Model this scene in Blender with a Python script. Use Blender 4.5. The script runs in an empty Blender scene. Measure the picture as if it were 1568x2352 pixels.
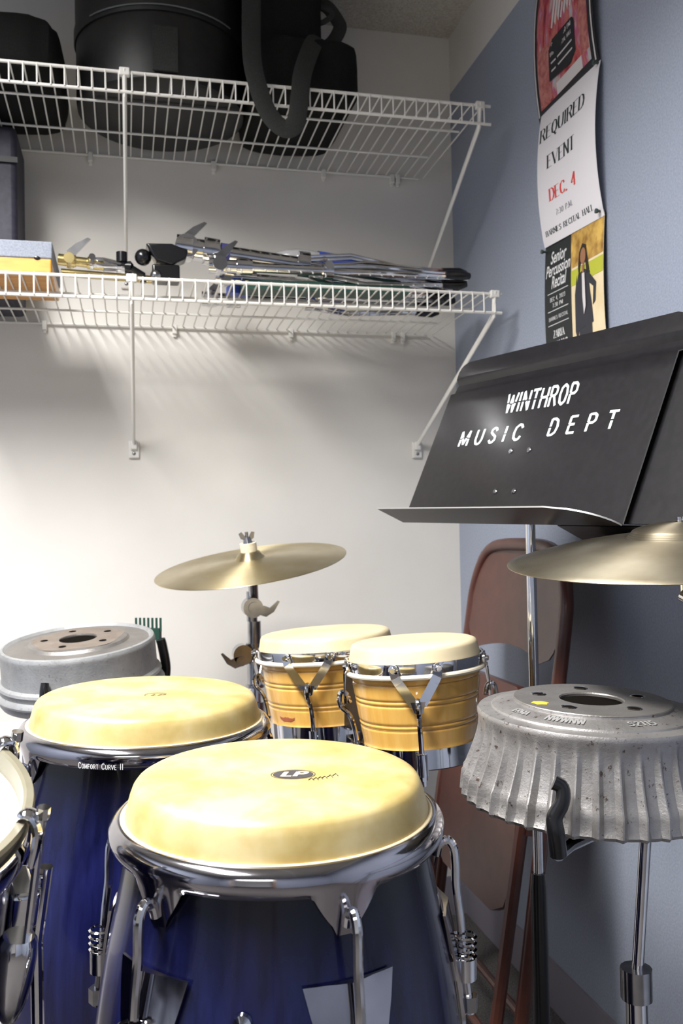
import bpy, math, random
from mathutils import Vector, Matrix, Euler
random.seed(7)
PI = math.pi
SC = bpy.context.scene
COL = SC.collection
FZ = 0.985                      # camera height above the carpet; the helper P() below counts heights from eye level
def P(x, y, z): return Vector((x, y, z + FZ))

# ------------------------------------------------------------------ camera
cam_d = bpy.data.cameras.new('camera'); cam = bpy.data.objects.new('camera', cam_d); COL.objects.link(cam)
r_ = Vector((0.97307727, -0.22968678, -0.01909463)); u_ = Vector((0.01375501, -0.02482619, 0.99959715)); f_ = Vector((0.2300683, 0.97294791, 0.02099846))
M = Matrix((r_, u_, -f_)).transposed().to_4x4(); M.translation = P(-.842, -2.237, 0)
cam.matrix_world = M
cam_d.sensor_fit = 'HORIZONTAL'; cam_d.sensor_width = 24.0; cam_d.lens = 24.0 * 2099 / 1568
cam_d.clip_start = .02; cam_d.clip_end = 50
cam_d.dof.use_dof = True; cam_d.dof.focus_distance = 1.0; cam_d.dof.aperture_fstop = 11
SC.camera = cam
# ------------------------------------------------------------------ exposure, world
SC.view_settings.view_transform = 'Standard'; SC.view_settings.look = 'None'
SC.view_settings.exposure = 0.0; SC.view_settings.gamma = 1.0; SC.view_settings.use_curve_mapping = False
wd = bpy.data.worlds.new('world'); SC.world = wd; wd.use_nodes = True
wd.node_tree.nodes['Background'].inputs[0].default_value = (.9, .95, 1, 1)
wd.node_tree.nodes['Background'].inputs[1].default_value = 0.02
# ------------------------------------------------------------------ lights: ceiling lamp, plus weak fill added behind the camera
def area(name, loc, target, sx, sy, power, col, spread=PI):
    l = bpy.data.lights.new(name, 'AREA'); l.shape = 'RECTANGLE'; l.size = sx; l.size_y = sy; l.energy = power; l.color = col; l.spread = spread
    o = bpy.data.objects.new(name, l); COL.objects.link(o); o.location = loc
    o.rotation_euler = (Vector(target) - Vector(loc)).to_track_quat('-Z', 'Y').to_euler()
    return o
area('corridor_fill', P(-1.75, -3.75, 1.17), P(-.75, -1.2, -.5), 1.1, .5, 8, (1, .97, .93))  # weak fill light added beyond the unseen doorway, not a known lamp
area('doorway_fill', P(-1.55, -3.06, -.10), P(-.9, 0, -.5), .85, 1.2, 1.0, (1, .97, .94))  # faint fill light added in the unseen door opening
area('ceiling_lamp', P(-1.4, -1.5, 1.255), P(-1.4, -1.5, 0), .32, 1.15, 88, (1, .985, .965), 2.62)

# ------------------------------------------------------------------ materials
def mat(name, col, rough=.5, metal=0, **k):
    m = bpy.data.materials.new(name); m.use_nodes = True; nt = m.node_tree; b = nt.nodes['Principled BSDF']
    b.inputs['Base Color'].default_value = (*col, 1); b.inputs['Roughness'].default_value = rough; b.inputs['Metallic'].default_value = metal
    if 'coat' in k: b.inputs['Coat Weight'].default_value = k['coat']; b.inputs['Coat Roughness'].default_value = k.get('coatr', .05)
    if 'sheen' in k: b.inputs['Sheen Weight'].default_value = k['sheen']
    if 'trans' in k: b.inputs['Transmission Weight'].default_value = k['trans']
    if 'spec' in k: b.inputs['Specular IOR Level'].default_value = k['spec']
    if 'aniso' in k: b.inputs['Anisotropic'].default_value = k['aniso']
    if 'emit' in k: b.inputs['Emission Color'].default_value = (*col, 1); b.inputs['Emission Strength'].default_value = k['emit']
    return m
def ramp(nt, fac, stops):
    r = nt.nodes.new('ShaderNodeValToRGB'); el = r.color_ramp.elements
    while len(el) < len(stops): el.new(.5)
    for e, (p, c) in zip(el, stops): e.position = p; e.color = (*c, 1)
    nt.links.new(fac, r.inputs[0]); return r.outputs[0]
def noise(nt, scale, detail=3, stretch=None, coord='Object', rough=.5):
    tc = nt.nodes.new('ShaderNodeTexCoord'); n = nt.nodes.new('ShaderNodeTexNoise'); n.inputs['Scale'].default_value = scale; n.inputs['Detail'].default_value = detail
    n.inputs['Roughness'].default_value = rough
    if stretch:
        mp = nt.nodes.new('ShaderNodeMapping'); mp.inputs['Scale'].default_value = stretch
        nt.links.new(tc.outputs[coord], mp.inputs[0]); nt.links.new(mp.outputs[0], n.inputs['Vector'])
    else: nt.links.new(tc.outputs[coord], n.inputs['Vector'])
    return n.outputs['Fac']
def bump(m, fac, strength=.2, dist=.002):
    nt = m.node_tree; b = nt.nodes.new('ShaderNodeBump'); b.inputs['Strength'].default_value = strength; b.inputs['Distance'].default_value = dist
    nt.links.new(fac, b.inputs['Height']); nt.links.new(b.outputs[0], nt.nodes['Principled BSDF'].inputs['Normal'])
def colour(m, out): m.node_tree.links.new(out, m.node_tree.nodes['Principled BSDF'].inputs['Base Color'])
def noisy(name, c1, c2, scale, rough, metal=0, stretch=None, bs=.1, bd=.001, lo=.35, hi=.65, detail=3, bscale=None, **k):
    m = mat(name, c1, rough, metal, **k); nt = m.node_tree
    f = noise(nt, scale, detail, stretch); colour(m, ramp(nt, f, [(lo, c1), (hi, c2)]))
    if bs: bump(m, f if not bscale else noise(nt, bscale, 3, stretch), bs, bd)
    return m
WALL = noisy('wall_paint', (.74, .71, .66), (.77, .74, .69), 6, .6, bs=.08, bd=.001, bscale=160)
BLUE = noisy('blue_wall_fabric', (.25, .285, .365), (.32, .355, .44), 260, .85, bs=.25, bd=.0015, sheen=.2, lo=.3, hi=.7)
CEIL = noisy('ceiling_tile', (.44, .41, .36), (.62, .59, .53), 220, .9, bs=.3, bd=.002)
CARPET = noisy('carpet', (.06, .055, .055), (.17, .155, .15), 300, .95, bs=.8, bd=.004)
COVE = mat('baseboard_vinyl', (.27, .25, .29), .5)
DOORM = noisy('door_wood', (.30, .17, .09), (.36, .21, .11), 8, .4, stretch=(8, 8, .6), bs=.02)
CHROME = noisy('chrome', (.80, .80, .82), (.68, .68, .70), 25, .07, 1, bs=0)
DCHROME = noisy('worn_chrome', (.44, .44, .45), (.32, .32, .33), 40, .2, 1, bs=.05, bd=.0005)
DARKCHROME = noisy('dark_chrome', (.50, .49, .52), (.40, .39, .42), 20, .1, 1, bs=0)
WIRE = mat('white_vinyl_wire', (.80, .78, .73), .35)
SKIN = mat('rawhide_skin', (.8, .66, .32), .42, coat=.25, coatr=.3)
def skin_setup(m, a, b, c, sc=9):
    nt = m.node_tree; f1 = noise(nt, sc, 5, rough=.6); f2 = noise(nt, sc * 3.1, 3)
    mx = nt.nodes.new('ShaderNodeMath'); mx.operation = 'MULTIPLY_ADD'; mx.inputs[1].default_value = .35; nt.links.new(f2, mx.inputs[0]); nt.links.new(f1, mx.inputs[2])
    colour(m, ramp(nt, mx.outputs[0], [(.5, a), (.64, b), (.8, c)])); bump(m, noise(nt, 60, 4), .08, .001)
skin_setup(SKIN, (.40, .285, .085), (.49, .375, .145), (.60, .49, .25))
BSKIN = mat('pale_bongo_skin', (.86, .74, .48), .4, coat=.3, coatr=.25)
skin_setup(BSKIN, (.66, .52, .29), (.72, .59, .36), (.76, .65, .43), 6)
BEAD = mat('hide_edge', (.84, .70, .45), .5)
LACQ = noisy('blue_lacquer', (.004, .005, .030), (.010, .012, .065), 14, .2, stretch=(7, 7, .35), bs=0, coat=.55, coatr=.05, lo=.3, hi=.75)
# sunburst finish: the lacquer fades to black near the top hoop
BURST = mat('blue_sunburst_lacquer', (.01, .012, .06), .22, coat=.25, coatr=.05, spec=.35)
nt = BURST.node_tree; fc = ramp(nt, noise(nt, 14, 3, (7, 7, .35)), [(.3, (.004, .005, .035)), (.75, (.012, .015, .085))])
tcb = nt.nodes.new('ShaderNodeTexCoord'); sz = nt.nodes.new('ShaderNodeSeparateXYZ'); nt.links.new(tcb.outputs['Object'], sz.inputs[0])
fb = ramp(nt, sz.outputs['Z'], [(.0, (1, 1, 1)), (.12, (0, 0, 0)), (.60, (0, 0, 0)), (.715, (1, 1, 1))])
mxb = nt.nodes.new('ShaderNodeMix'); mxb.data_type = 'RGBA'; nt.links.new(fb, mxb.inputs[0]); nt.links.new(fc, mxb.inputs[6]); mxb.inputs[7].default_value = (.0015, .0015, .003, 1); colour(BURST, mxb.outputs[2])
WOOD = noisy('honey_wood', (.72, .38, .075), (.82, .50, .13), 22, .3, stretch=(4, 4, .35), bs=0, coat=.8, coatr=.08, lo=.3, hi=.7)
GROOVE = noisy('scorched_groove', (.42, .20, .05), (.52, .27, .07), 22, .4, stretch=(4, 4, .3), bs=0, coat=.6)
CUSH = mat('cream_cushion', (.86, .78, .62), .5)
BLACK = mat('black_rubber', (.006, .006, .007), .25, coat=.25, coatr=.1, spec=.4)
BLKPLAS = noisy('black_case_plastic', (.004, .004, .0045), (.008, .008, .0085), 60, .5, bs=.15, bd=.001)
NYLON = noisy('black_nylon', (.003, .003, .003), (.007, .007, .0065), 400, .85, bs=.4, bd=.001, spec=.25)
WEB = noisy('black_webbing', (.010, .011, .010), (.022, .023, .021), 500, .75, bs=.4, bd=.001)
NAVY = noisy('navy_case', (.02, .02, .035), (.035, .032, .05), 80, .6, bs=.2)
BRASS = mat('cymbal_bronze', (.62, .53, .33), .3, 1, aniso=.85)
def cymbal_setup(m, c1, c2, rough):
    nt = m.node_tree; b = nt.nodes['Principled BSDF']
    tg = nt.nodes.new('ShaderNodeTangent'); tg.direction_type = 'RADIAL'; tg.axis = 'Z'; nt.links.new(tg.outputs[0], b.inputs['Tangent']); b.inputs['Anisotropic Rotation'].default_value = .25
    b.inputs['Roughness'].default_value = rough
    colour(m, ramp(nt, noise(nt, 14, 4), [(.35, c1), (.65, c2)]))
    tc = nt.nodes.new('ShaderNodeTexCoord'); sx = nt.nodes.new('ShaderNodeVectorMath'); sx.operation = 'MULTIPLY'; sx.inputs[1].default_value = (1, 1, 0)
    ln = nt.nodes.new('ShaderNodeVectorMath'); ln.operation = 'LENGTH'; nt.links.new(tc.outputs['Object'], sx.inputs[0]); nt.links.new(sx.outputs[0], ln.inputs[0])
    mu = nt.nodes.new('ShaderNodeMath'); mu.operation = 'MULTIPLY'; mu.inputs[1].default_value = 3200; nt.links.new(ln.outputs['Value'], mu.inputs[0])
    sn = nt.nodes.new('ShaderNodeMath'); sn.operation = 'SINE'; nt.links.new(mu.outputs[0], sn.inputs[0]); bump(m, sn.outputs[0], .12, .0004)
cymbal_setup(BRASS, (.60, .50, .28), (.70, .62, .42), .34)
OLDBRASS = mat('tarnished_bronze', (.4, .35, .24), .35, 1, aniso=.7)
cymbal_setup(OLDBRASS, (.36, .31, .22), (.50, .45, .34), .42)
FELT = noisy('beige_felt', (.62, .55, .42), (.72, .65, .52), 200, .95, bs=.4)
IRON = mat('cast_iron', (.4, .4, .4), .45, .75)
def iron_setup(m, c1, c2, spots):
    nt = m.node_tree; f = noise(nt, 30, 4, rough=.6); c = ramp(nt, f, [(.3, c1), (.7, c2)])
    s = noise(nt, 130, 5, rough=.7); sm = ramp(nt, s, [(.60, (0, 0, 0)), (.66, (spots,) * 3)])
    mix = nt.nodes.new('ShaderNodeMix'); mix.data_type = 'RGBA'; nt.links.new(sm, mix.inputs[0]); nt.links.new(c, mix.inputs[6]); mix.inputs[7].default_value = (.09, .055, .035, 1)
    colour(m, mix.outputs[2]); bump(m, noise(nt, 260, 4, rough=.7), .35, .0015)
iron_setup(IRON, (.30, .285, .275), (.42, .405, .395), .9)
IRON2 = mat('machined_iron', (.4, .38, .36), .42, .7); iron_setup(IRON2, (.24, .225, .21), (.31, .295, .28), .3)
RUST = mat('rusted_iron', (.3, .2, .15), .7, .3); iron_setup(RUST, (.17, .14, .115), (.23, .195, .165), .5)
IRON3 = mat('grey_painted_iron', (.4, .4, .4), .5, .35); iron_setup(IRON3, (.27, .275, .28), (.36, .365, .37), .35)
HOLE = mat('bore_shade', (.008, .007, .006), 1, spec=0)  # matte black put in for the shade inside bores and drums
YELL = mat('yellow_paint_mark', (.75, .48, .05), .5)
DESK = noisy('black_desk_enamel', (.008, .0075, .009), (.012, .011, .013), 90, .4, bs=.1, bd=.0005, coat=.35, coatr=.16, spec=.3)
DESKEDGE = mat('bare_edge', (.5, .5, .5), .35, .6)
STENCIL = mat('white_stencil_paint', (.78, .84, .86), .6)
CHAIR = noisy('brown_enamel', (.075, .022, .014), (.095, .029, .019), 30, .38, bs=.03, coat=.3, coatr=.2)
PAPER = mat('white_paper', (.80, .77, .80), .6)
INK = mat('black_ink', (.02, .035, .03), .6); INKG = mat('grey_ink', (.13, .14, .15), .6)
RED = mat('red_ink', (.72, .06, .05), .6); LOGO = mat('printed_logo', (.05, .045, .05), .5)
GREYLID = noisy('grey_cloth_lid', (.20, .22, .27), (.27, .29, .34), 300, .85, bs=.2)
ORANGE = noisy('orange_wood', (.58, .25, .035), (.70, .34, .06), 12, .4, stretch=(1, 6, 6), bs=.02, coat=.3)
TAPE = mat('navy_tape', (.05, .05, .16), .4); BLUELAB = mat('blue_label', (.04, .08, .42), .35); YELLAB = mat('yellow_label', (.6, .55, .2), .4)
PLAST = mat('cloudy_plastic', (.42, .42, .42), .18, 0, coat=.8); GREEN = mat('dark_green_plastic', (.02, .06, .045), .4)
GOLD = mat('gold_tube', (.72, .58, .26), .2, 1)
MAROON = noisy('maroon_badge', (.28, .07, .03), (.34, .10, .05), 60, .4, bs=0)
WHITEHEAD = mat('white_drum_head', (.88, .88, .85), .4)
CREAM = noisy('dirty_cream_hoop', (.15, .137, .095), (.21, .19, .14), 12, .4, bs=.03)
LAMP = mat('lamp_diffuser', (1, .97, .93), .5, emit=4)

# ------------------------------------------------------------------ mesh helpers
class MB:
    def __init__(s): s.v = []; s.f = []; s.mi = []
    def add(s, vs, fs, mi=0):
        o = len(s.v); s.v += [tuple(v) for v in vs]; s.f += [tuple(i + o for i in f) for f in fs]; s.mi += [mi] * len(fs)
    def box(s, c, d, rot=None, mi=0):
        c = Vector(c); x, y, z = [k / 2 for k in d]
        vs = [Vector((a * x, b * y, e * z)) for a in (-1, 1) for b in (-1, 1) for e in (-1, 1)]
        if rot is not None:
            R = rot if isinstance(rot, Matrix) else Euler(rot).to_matrix(); vs = [R @ v for v in vs]
        s.add([c + v for v in vs], [(0, 1, 3, 2), (4, 6, 7, 5), (0, 4, 5, 1), (2, 3, 7, 6), (0, 2, 6, 4), (1, 5, 7, 3)], mi)
    def tube(s, pts, rad, seg=10, smooth=0, mi=0, cap=True, flat=1.0, up=None):
        pts = [Vector(p) for p in pts]
        if smooth: 
            if not hasattr(rad, '__len__'): rad = [rad] * len(pts)
            q = []; rr = []
            for i in range(len(pts) - 1):
                p0 = pts[max(i - 1, 0)]; p1 = pts[i]; p2 = pts[i + 1]; p3 = pts[min(i + 2, len(pts) - 1)]
                for k in range(smooth):
                    t = k / smooth; q.append(.5 * ((2 * p1) + (-p0 + p2) * t + (2 * p0 - 5 * p1 + 4 * p2 - p3) * t * t + (-p0 + 3 * p1 - 3 * p2 + p3) * t ** 3))
                    rr.append(rad[i] * (1 - t) + rad[i + 1] * t)
            q.append(pts[-1]); rr.append(rad[-1]); pts, rad = q, rr
        if not hasattr(rad, '__len__'): rad = [rad] * len(pts)
        n = len(pts); vs = []; fs = []; t0 = (pts[1] - pts[0]).normalized()
        a = Vector(up) if up is not None else (Vector((0, 0, 1)) if abs(t0.z) < .9 else Vector((1, 0, 0)))
        nrm = (a - t0 * a.dot(t0)).normalized()
        for i in range(n):
            t = (pts[min(i + 1, n - 1)] - pts[max(i - 1, 0)]).normalized()
            nrm = (nrm - t * nrm.dot(t)).normalized(); b = t.cross(nrm)
            for k in range(seg):
                A = 2 * PI * k / seg; vs.append(pts[i] + nrm * (math.cos(A) * rad[i] * flat) + b * (math.sin(A) * rad[i]))
        for i in range(n - 1):
            for k in range(seg): fs.append((i * seg + k, i * seg + (k + 1) % seg, (i + 1) * seg + (k + 1) % seg, (i + 1) * seg + k))
        if cap: fs.append(tuple(range(seg - 1, -1, -1))); fs.append(tuple((n - 1) * seg + k for k in range(seg)))
        s.add(vs, fs, mi)
    def lathe(s, prof, seg=96, mi=0, fn=None, c=(0, 0, 0), close=False):
        # prof: list of (r, z); fn(i, ang, r, z) -> (r, z)
        vs = []; fs = []; n = len(prof); c = Vector(c)
        for i, (r, z) in enumerate(prof):
            for k in range(seg):
                A = 2 * PI * k / seg; rr, zz = (r, z) if fn is None else fn(i, A, r, z)
                vs.append(c + Vector((rr * math.cos(A), rr * math.sin(A), zz)))
        for i in range(n if close else n - 1):
            j = (i + 1) % n
            for k in range(seg): fs.append((i * seg + k, j * seg + k, j * seg + (k + 1) % seg, i * seg + (k + 1) % seg))
        if not close:
            if prof[0][0] > 1e-6 and prof[0][0] < .0008: pass
        s.add(vs, fs, mi)
    def disc(s, r, z, seg=96, c=(0, 0, 0), mi=0):
        c = Vector(c); s.add([c + Vector((r * math.cos(2 * PI * k / seg), r * math.sin(2 * PI * k / seg), z)) for k in range(seg)], [tuple(range(seg))], mi)
    def prism(s, poly, o, U, V, N, th, mi=0):
        o, U, V, N = map(Vector, (o, U, V, N)); n = len(poly)
        a = [o + U * x + V * y for x, y in poly]; vs = a + [p + N * th for p in a]
        s.add(vs, [tuple(range(n - 1, -1, -1)), tuple(range(n, 2 * n))] + [(i, (i + 1) % n, n + (i + 1) % n, n + i) for i in range(n)], mi)
    def flat(s, poly, o, U, V, mi=0):
        o, U, V = map(Vector, (o, U, V)); s.add([o + U * x + V * y for x, y in poly], [tuple(range(len(poly)))], mi)
    def ball(s, c, r, seg=14, mi=0, sc=(1, 1, 1)):
        c = Vector(c); pr = [(max(1e-5, math.sin(PI * i / 8)), -math.cos(PI * i / 8)) for i in range(9)]; vs = []; fs = []
        for a, z in pr:
            for k in range(seg): A = 2 * PI * k / seg; vs.append(c + Vector((a * math.cos(A) * r * sc[0], a * math.sin(A) * r * sc[1], z * r * sc[2])))
        for i in range(8):
            for k in range(seg): fs.append((i * seg + k, i * seg + (k + 1) % seg, (i + 1) * seg + (k + 1) % seg, (i + 1) * seg + k))
        s.add(vs, fs, mi)
    def build(s, name, m, parent=None, ang=35, bev=0, loc=None, label=None):
        me = bpy.data.meshes.new(name); me.from_pydata(s.v, [], s.f); me.update()
        for mm in (m if isinstance(m, (list, tuple)) else [m]): me.materials.append(mm)
        me.polygons.foreach_set('material_index', s.mi)
        import bmesh
        bm = bmesh.new(); bm.from_mesh(me); bmesh.ops.recalc_face_normals(bm, faces=bm.faces); bm.to_mesh(me); bm.free()
        me.shade_smooth(); me.set_sharp_from_angle(angle=math.radians(ang))
        o = bpy.data.objects.new(name, me); COL.objects.link(o)
        if parent is not None: o.parent = parent
        if loc is not None: o.location = loc
        if bev: b = o.modifiers.new('bevel', 'BEVEL'); b.width = bev; b.segments = 3; b.limit_method = 'ANGLE'; b.angle_limit = math.radians(40)
        if label: o['label'] = label
        return o
def thing(name, label, cat, loc=(0, 0, 0), axis=None, rotz=0, group=None):
    o = bpy.data.objects.new(name, None); COL.objects.link(o); o.empty_display_size = .05; o.location = loc
    q = Vector((0, 0, 1)).rotation_difference(Vector(axis).normalized()) if axis is not None else Euler((0, 0, 0)).to_quaternion()
    o.rotation_mode = 'XYZ'; o.rotation_euler = (q @ Euler((0, 0, rotz)).to_quaternion()).to_euler()
    o['label'] = label; o['category'] = cat
    if group: o['group'] = group
    return o
def tag(o, label, cat, group=None):
    o['label'] = label; o['category'] = cat
    if group: o['group'] = group
    return o
def struct(o): o['kind'] = 'structure'; return o
def interp(tab, x):
    for (x0, y0), (x1, y1) in zip(tab, tab[1:]):
        if x <= x1:
            t = max(0, (x - x0) / (x1 - x0)); return y0 + (y1 - y0) * t
    return tab[-1][1]
def smoothtab(tab, n=8):
    out = []
    for i in range(len(tab) - 1):
        p0 = tab[max(i - 1, 0)]; p1 = tab[i]; p2 = tab[i + 1]; p3 = tab[min(i + 2, len(tab) - 1)]
        for k in range(n):
            t = k / n; out.append(tuple(.5 * (2 * b + (-a + c) * t + (2 * a - 5 * b + 4 * c - d) * t * t + (-a + 3 * b - 3 * c + d) * t ** 3) for a, b, c, d in zip(p0, p1, p2, p3)))
    return out + [tab[-1]]
def pol(r, deg, z): a = math.radians(deg); return Vector((r * math.cos(a), r * math.sin(a), z))

# ------------------------------------------------------------------ stroke lettering
G = {
 'A': (.66, [[(0, 0), (.33, 1), (.66, 0)], [(.12, .34), (.54, .34)]]),
 'B': (.6, [[(.06, 0), (.06, 1)], [(.06, 1), (.36, 1), (.5, .9), (.5, .63), (.36, .53), (.06, .53)], [(.36, .53), (.56, .42), (.56, .12), (.38, 0), (.06, 0)]]),
 'C': (.62, [[(.58, .78), (.48, .96), (.3, 1), (.1, .84), (.04, .5), (.1, .16), (.3, 0), (.48, .04), (.58, .22)]]),
 'D': (.64, [[(.06, 0), (.06, 1)], [(.06, 1), (.32, 1), (.52, .86), (.6, .5), (.52, .14), (.32, 0), (.06, 0)]]),
 'E': (.56, [[(.06, 0), (.06, 1)], [(.06, 1), (.52, 1)], [(.06, .52), (.42, .52)], [(.06, 0), (.54, 0)]]),
 'H': (.66, [[(.06, 0), (.06, 1)], [(.6, 0), (.6, 1)], [(.06, .52), (.6, .52)]]),
 'I': (.24, [[(.12, 0), (.12, 1)]]),
 'L': (.52, [[(.06, 1), (.06, 0)], [(.06, 0), (.5, 0)]]),
 'M': (.8, [[(.06, 0), (.06, 1)], [(.06, 1), (.4, .1), (.74, 1)], [(.74, 1), (.74, 0)]]),
 'N': (.68, [[(.06, 0), (.06, 1)], [(.06, 1), (.62, 0)], [(.62, 0), (.62, 1)]]),
 'O': (.66, [[(.33, 1), (.12, .86), (.05, .5), (.12, .14), (.33, 0), (.54, .14), (.61, .5), (.54, .86), (.33, 1)]]),
 'P': (.58, [[(.06, 0), (.06, 1)], [(.06, 1), (.38, 1), (.53, .88), (.53, .6), (.38, .48), (.06, .48)]]),
 'Q': (.66, [[(.33, 1), (.12, .86), (.05, .5), (.12, .14), (.33, 0), (.54, .14), (.61, .5), (.54, .86), (.33, 1)], [(.33, .1), (.5, -.18), (.64, -.16)]]),
 'R': (.64, [[(.06, 0), (.06, 1)], [(.06, 1), (.38, 1), (.53, .88), (.53, .64), (.38, .52), (.06, .52)], [(.34, .52), (.6, 0)]]),
 'S': (.56, [[(.5, .8), (.4, .96), (.26, 1), (.1, .9), (.08, .7), (.28, .54), (.48, .4), (.5, .18), (.34, .02), (.2, 0), (.05, .18)]]),
 'T': (.6, [[(.3, 0), (.3, 1)], [(0, 1), (.6, 1)]]),
 'U': (.64, [[(.06, 1), (.06, .3), (.16, .06), (.32, 0), (.48, .06), (.58, .3), (.58, 1)]]),
 'V': (.66, [[(0, 1), (.33, 0), (.66, 1)]]),
 'W': (.9, [[(0, 1), (.22, 0), (.45, .9), (.68, 0), (.9, 1)]]),
 'Z': (.58, [[(.04, 1), (.54, 1), (.04, 0), (.56, 0)]]),
 'F': (.54, [[(.06, 0), (.06, 1)], [(.06, 1), (.52, 1)], [(.06, .52), (.42, .52)]]),
 'Y': (.6, [[(0, 1), (.3, .5), (.6, 1)], [(.3, .5), (.3, 0)]]),
 '0': (.56, [[(.28, 1), (.1, .84), (.06, .5), (.1, .16), (.28, 0), (.46, .16), (.5, .5), (.46, .84), (.28, 1)]]),
 '1': (.36, [[(.06, .8), (.22, 1), (.22, 0)]]),
 '2': (.54, [[(.06, .78), (.14, .96), (.3, 1), (.46, .86), (.46, .68), (.06, 0), (.5, 0)]]),
 '3': (.54, [[(.06, .86), (.26, 1), (.46, .86), (.44, .62), (.24, .52), (.46, .42), (.48, .14), (.26, 0), (.06, .12)]]),
 '4': (.58, [[(.42, 0), (.42, 1), (.04, .3), (.56, .3)]]),
 '5': (.54, [[(.46, 1), (.12, 1), (.1, .56), (.32, .6), (.48, .42), (.44, .1), (.24, 0), (.06, .12)]]),
 '7': (.54, [[(.04, 1), (.5, 1), (.2, 0)]]),
 '.': (.22, [[(.1, 0), (.1, .1)]]), ':': (.22, [[(.1, .05), (.1, .17)], [(.1, .55), (.1, .67)]]), ',': (.22, [[(.12, .1), (.06, -.12)]]), ' ': (.4, []),
}
def letters(mb, text, x0, y0, h, width=None, thick=.16, thin=.05, serif=True, gap=.14, fn=None, slant=0, stencil=False, mi=0, wmul=1.0):
    """draws text as flat strokes; fn maps (u, v) to a 3D point. width stretches the line to an exact length"""
    tot = sum(G[c][0] + gap for c in text) - gap; k = (width / (tot * h)) if width else wmul
    x = 0; depth = [0]
    def quad(a, b, w):
        dx, dy = b[0] - a[0], b[1] - a[1]; L = math.hypot(dx, dy)
        if L < 1e-6: return
        nx, ny = -dy / L * w / 2, dx / L * w / 2; depth[0] = (depth[0] + 1) % 7
        e = w * .12; ax, ay, bx, by = a[0] - dx / L * e, a[1] - dy / L * e, b[0] + dx / L * e, b[1] + dy / L * e
        cs = [(ax + nx, ay + ny), (bx + nx, by + ny), (bx - nx, by - ny), (ax - nx, ay - ny)]
        mb.add([fn(x0 + (x_ + px + slant * py) * h * k if False else x0 + h * (k * (x_ + px) + slant * py), y0 + py * h, depth[0]) for px, py in cs], [(0, 1, 2, 3)], mi)
    for c in text:
        x_ = x; w_, st = G[c]
        for pl in st:
            for a, b in zip(pl, pl[1:]):
                dx, dy = b[0] - a[0], b[1] - a[1]; L = math.hypot(dx, dy) + 1e-9; s = abs(dy) / L
                w = thin + (thick - thin) * s ** 1.5
                if serif and c in 'AVWMN' and (dx * dy > 0) and s < .995: w = thin * 1.1
                if stencil:
                    m1 = (a[0] + dx * .5, a[1] + dy * .5)
                    if L > .75: quad(a, (a[0] + dx * .44, a[1] + dy * .44), w); quad((a[0] + dx * .56, a[1] + dy * .56), b, w)
                    else: quad(a, b, w)
                else: quad(a, b, w)
            if serif and len(pl) <= 3:
                for e_, o_ in ((pl[0], pl[1]), (pl[-1], pl[-2])):
                    if abs(e_[1] - o_[1]) > abs(e_[0] - o_[0]) and e_[1] in (0, 1): quad((e_[0] - thick * .8, e_[1]), (e_[0] + thick * .8, e_[1]), thin)
        x += w_ + gap
    return x

# ================================================================== SETTING
def slab(name, x0, x1, y0, y1, z0, z1, m):
    b = MB(); b.box(((x0 + x1) / 2, (y0 + y1) / 2, (z0 + z1) / 2 + FZ), (x1 - x0, y1 - y0, z1 - z0)); return struct(b.build(name, m))
XL, YF, ZC = -2.35, -3.1, 1.2856
slab('floor', XL - .1, .1, -4.9, .1, -FZ - .05, -FZ, CARPET)
slab('ceiling', XL - .1, .1, YF - .1, .1, ZC, ZC + .05, CEIL)
slab('wall_back', XL - .1, .1, 0, .1, -FZ, ZC, WALL)
slab('wall_right', 0, .1, YF - .1, 0, -FZ, 1.138, BLUE)
slab('trim_1', -.0, .1, YF - .1, 0, 1.138, ZC, WALL)
slab('wall_left', XL - .1, XL, YF - .1, 0, -FZ, ZC, BLUE)
slab('wall_front', -1.08, .1, YF - .1, YF, -FZ, ZC, BLUE)
slab('wall_front', XL - .1, -2.0, YF - .1, YF, -FZ, ZC, BLUE)
slab('wall_front', -2.0, -1.08, YF - .1, YF, 1.05, ZC, BLUE)
slab('wall_corridor', XL - .6, .1, -4.9, -4.8, -FZ, 1.4, BLUE)
slab('ceiling', XL - .6, .1, -4.8, YF - .1, 1.4, 1.45, CEIL)
slab('baseboard_right', -.006, 0, YF, 0, -FZ, -.888, COVE)
slab('baseboard_back', XL, -.006, -.006, 0, -FZ, -.888, COVE)
slab('trim_2', -1.08, -1.03, YF - .11, YF + .012, -FZ, 1.08, DOORM); slab('trim_2', -2.05, -2.0, YF - .11, YF + .012, -FZ, 1.08, DOORM); slab('trim_2', -2.0, -1.08, YF - .11, YF + .012, 1.05, 1.09, DOORM)
# suspended ceiling grid seen at the top corner
b = MB(); b.box((-.62, -1.55, ZC + FZ - .002), (.024, 3.1, .004)); struct(b.build('trim_3', WALL))
lf = thing('ceiling_light', 'long white ceiling light fixture set into the ceiling above the drums', 'ceiling light', P(-1.4, -1.5, ZC))
b = MB(); b.box((0, 0, -.006), (.42, 1.25, .012)); b.build('frame', WIRE, lf, bev=.002); b = MB(); b.box((0, 0, -.0135), (.36, 1.19, .003)); b.build('diffuser', LAMP, lf)

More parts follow.
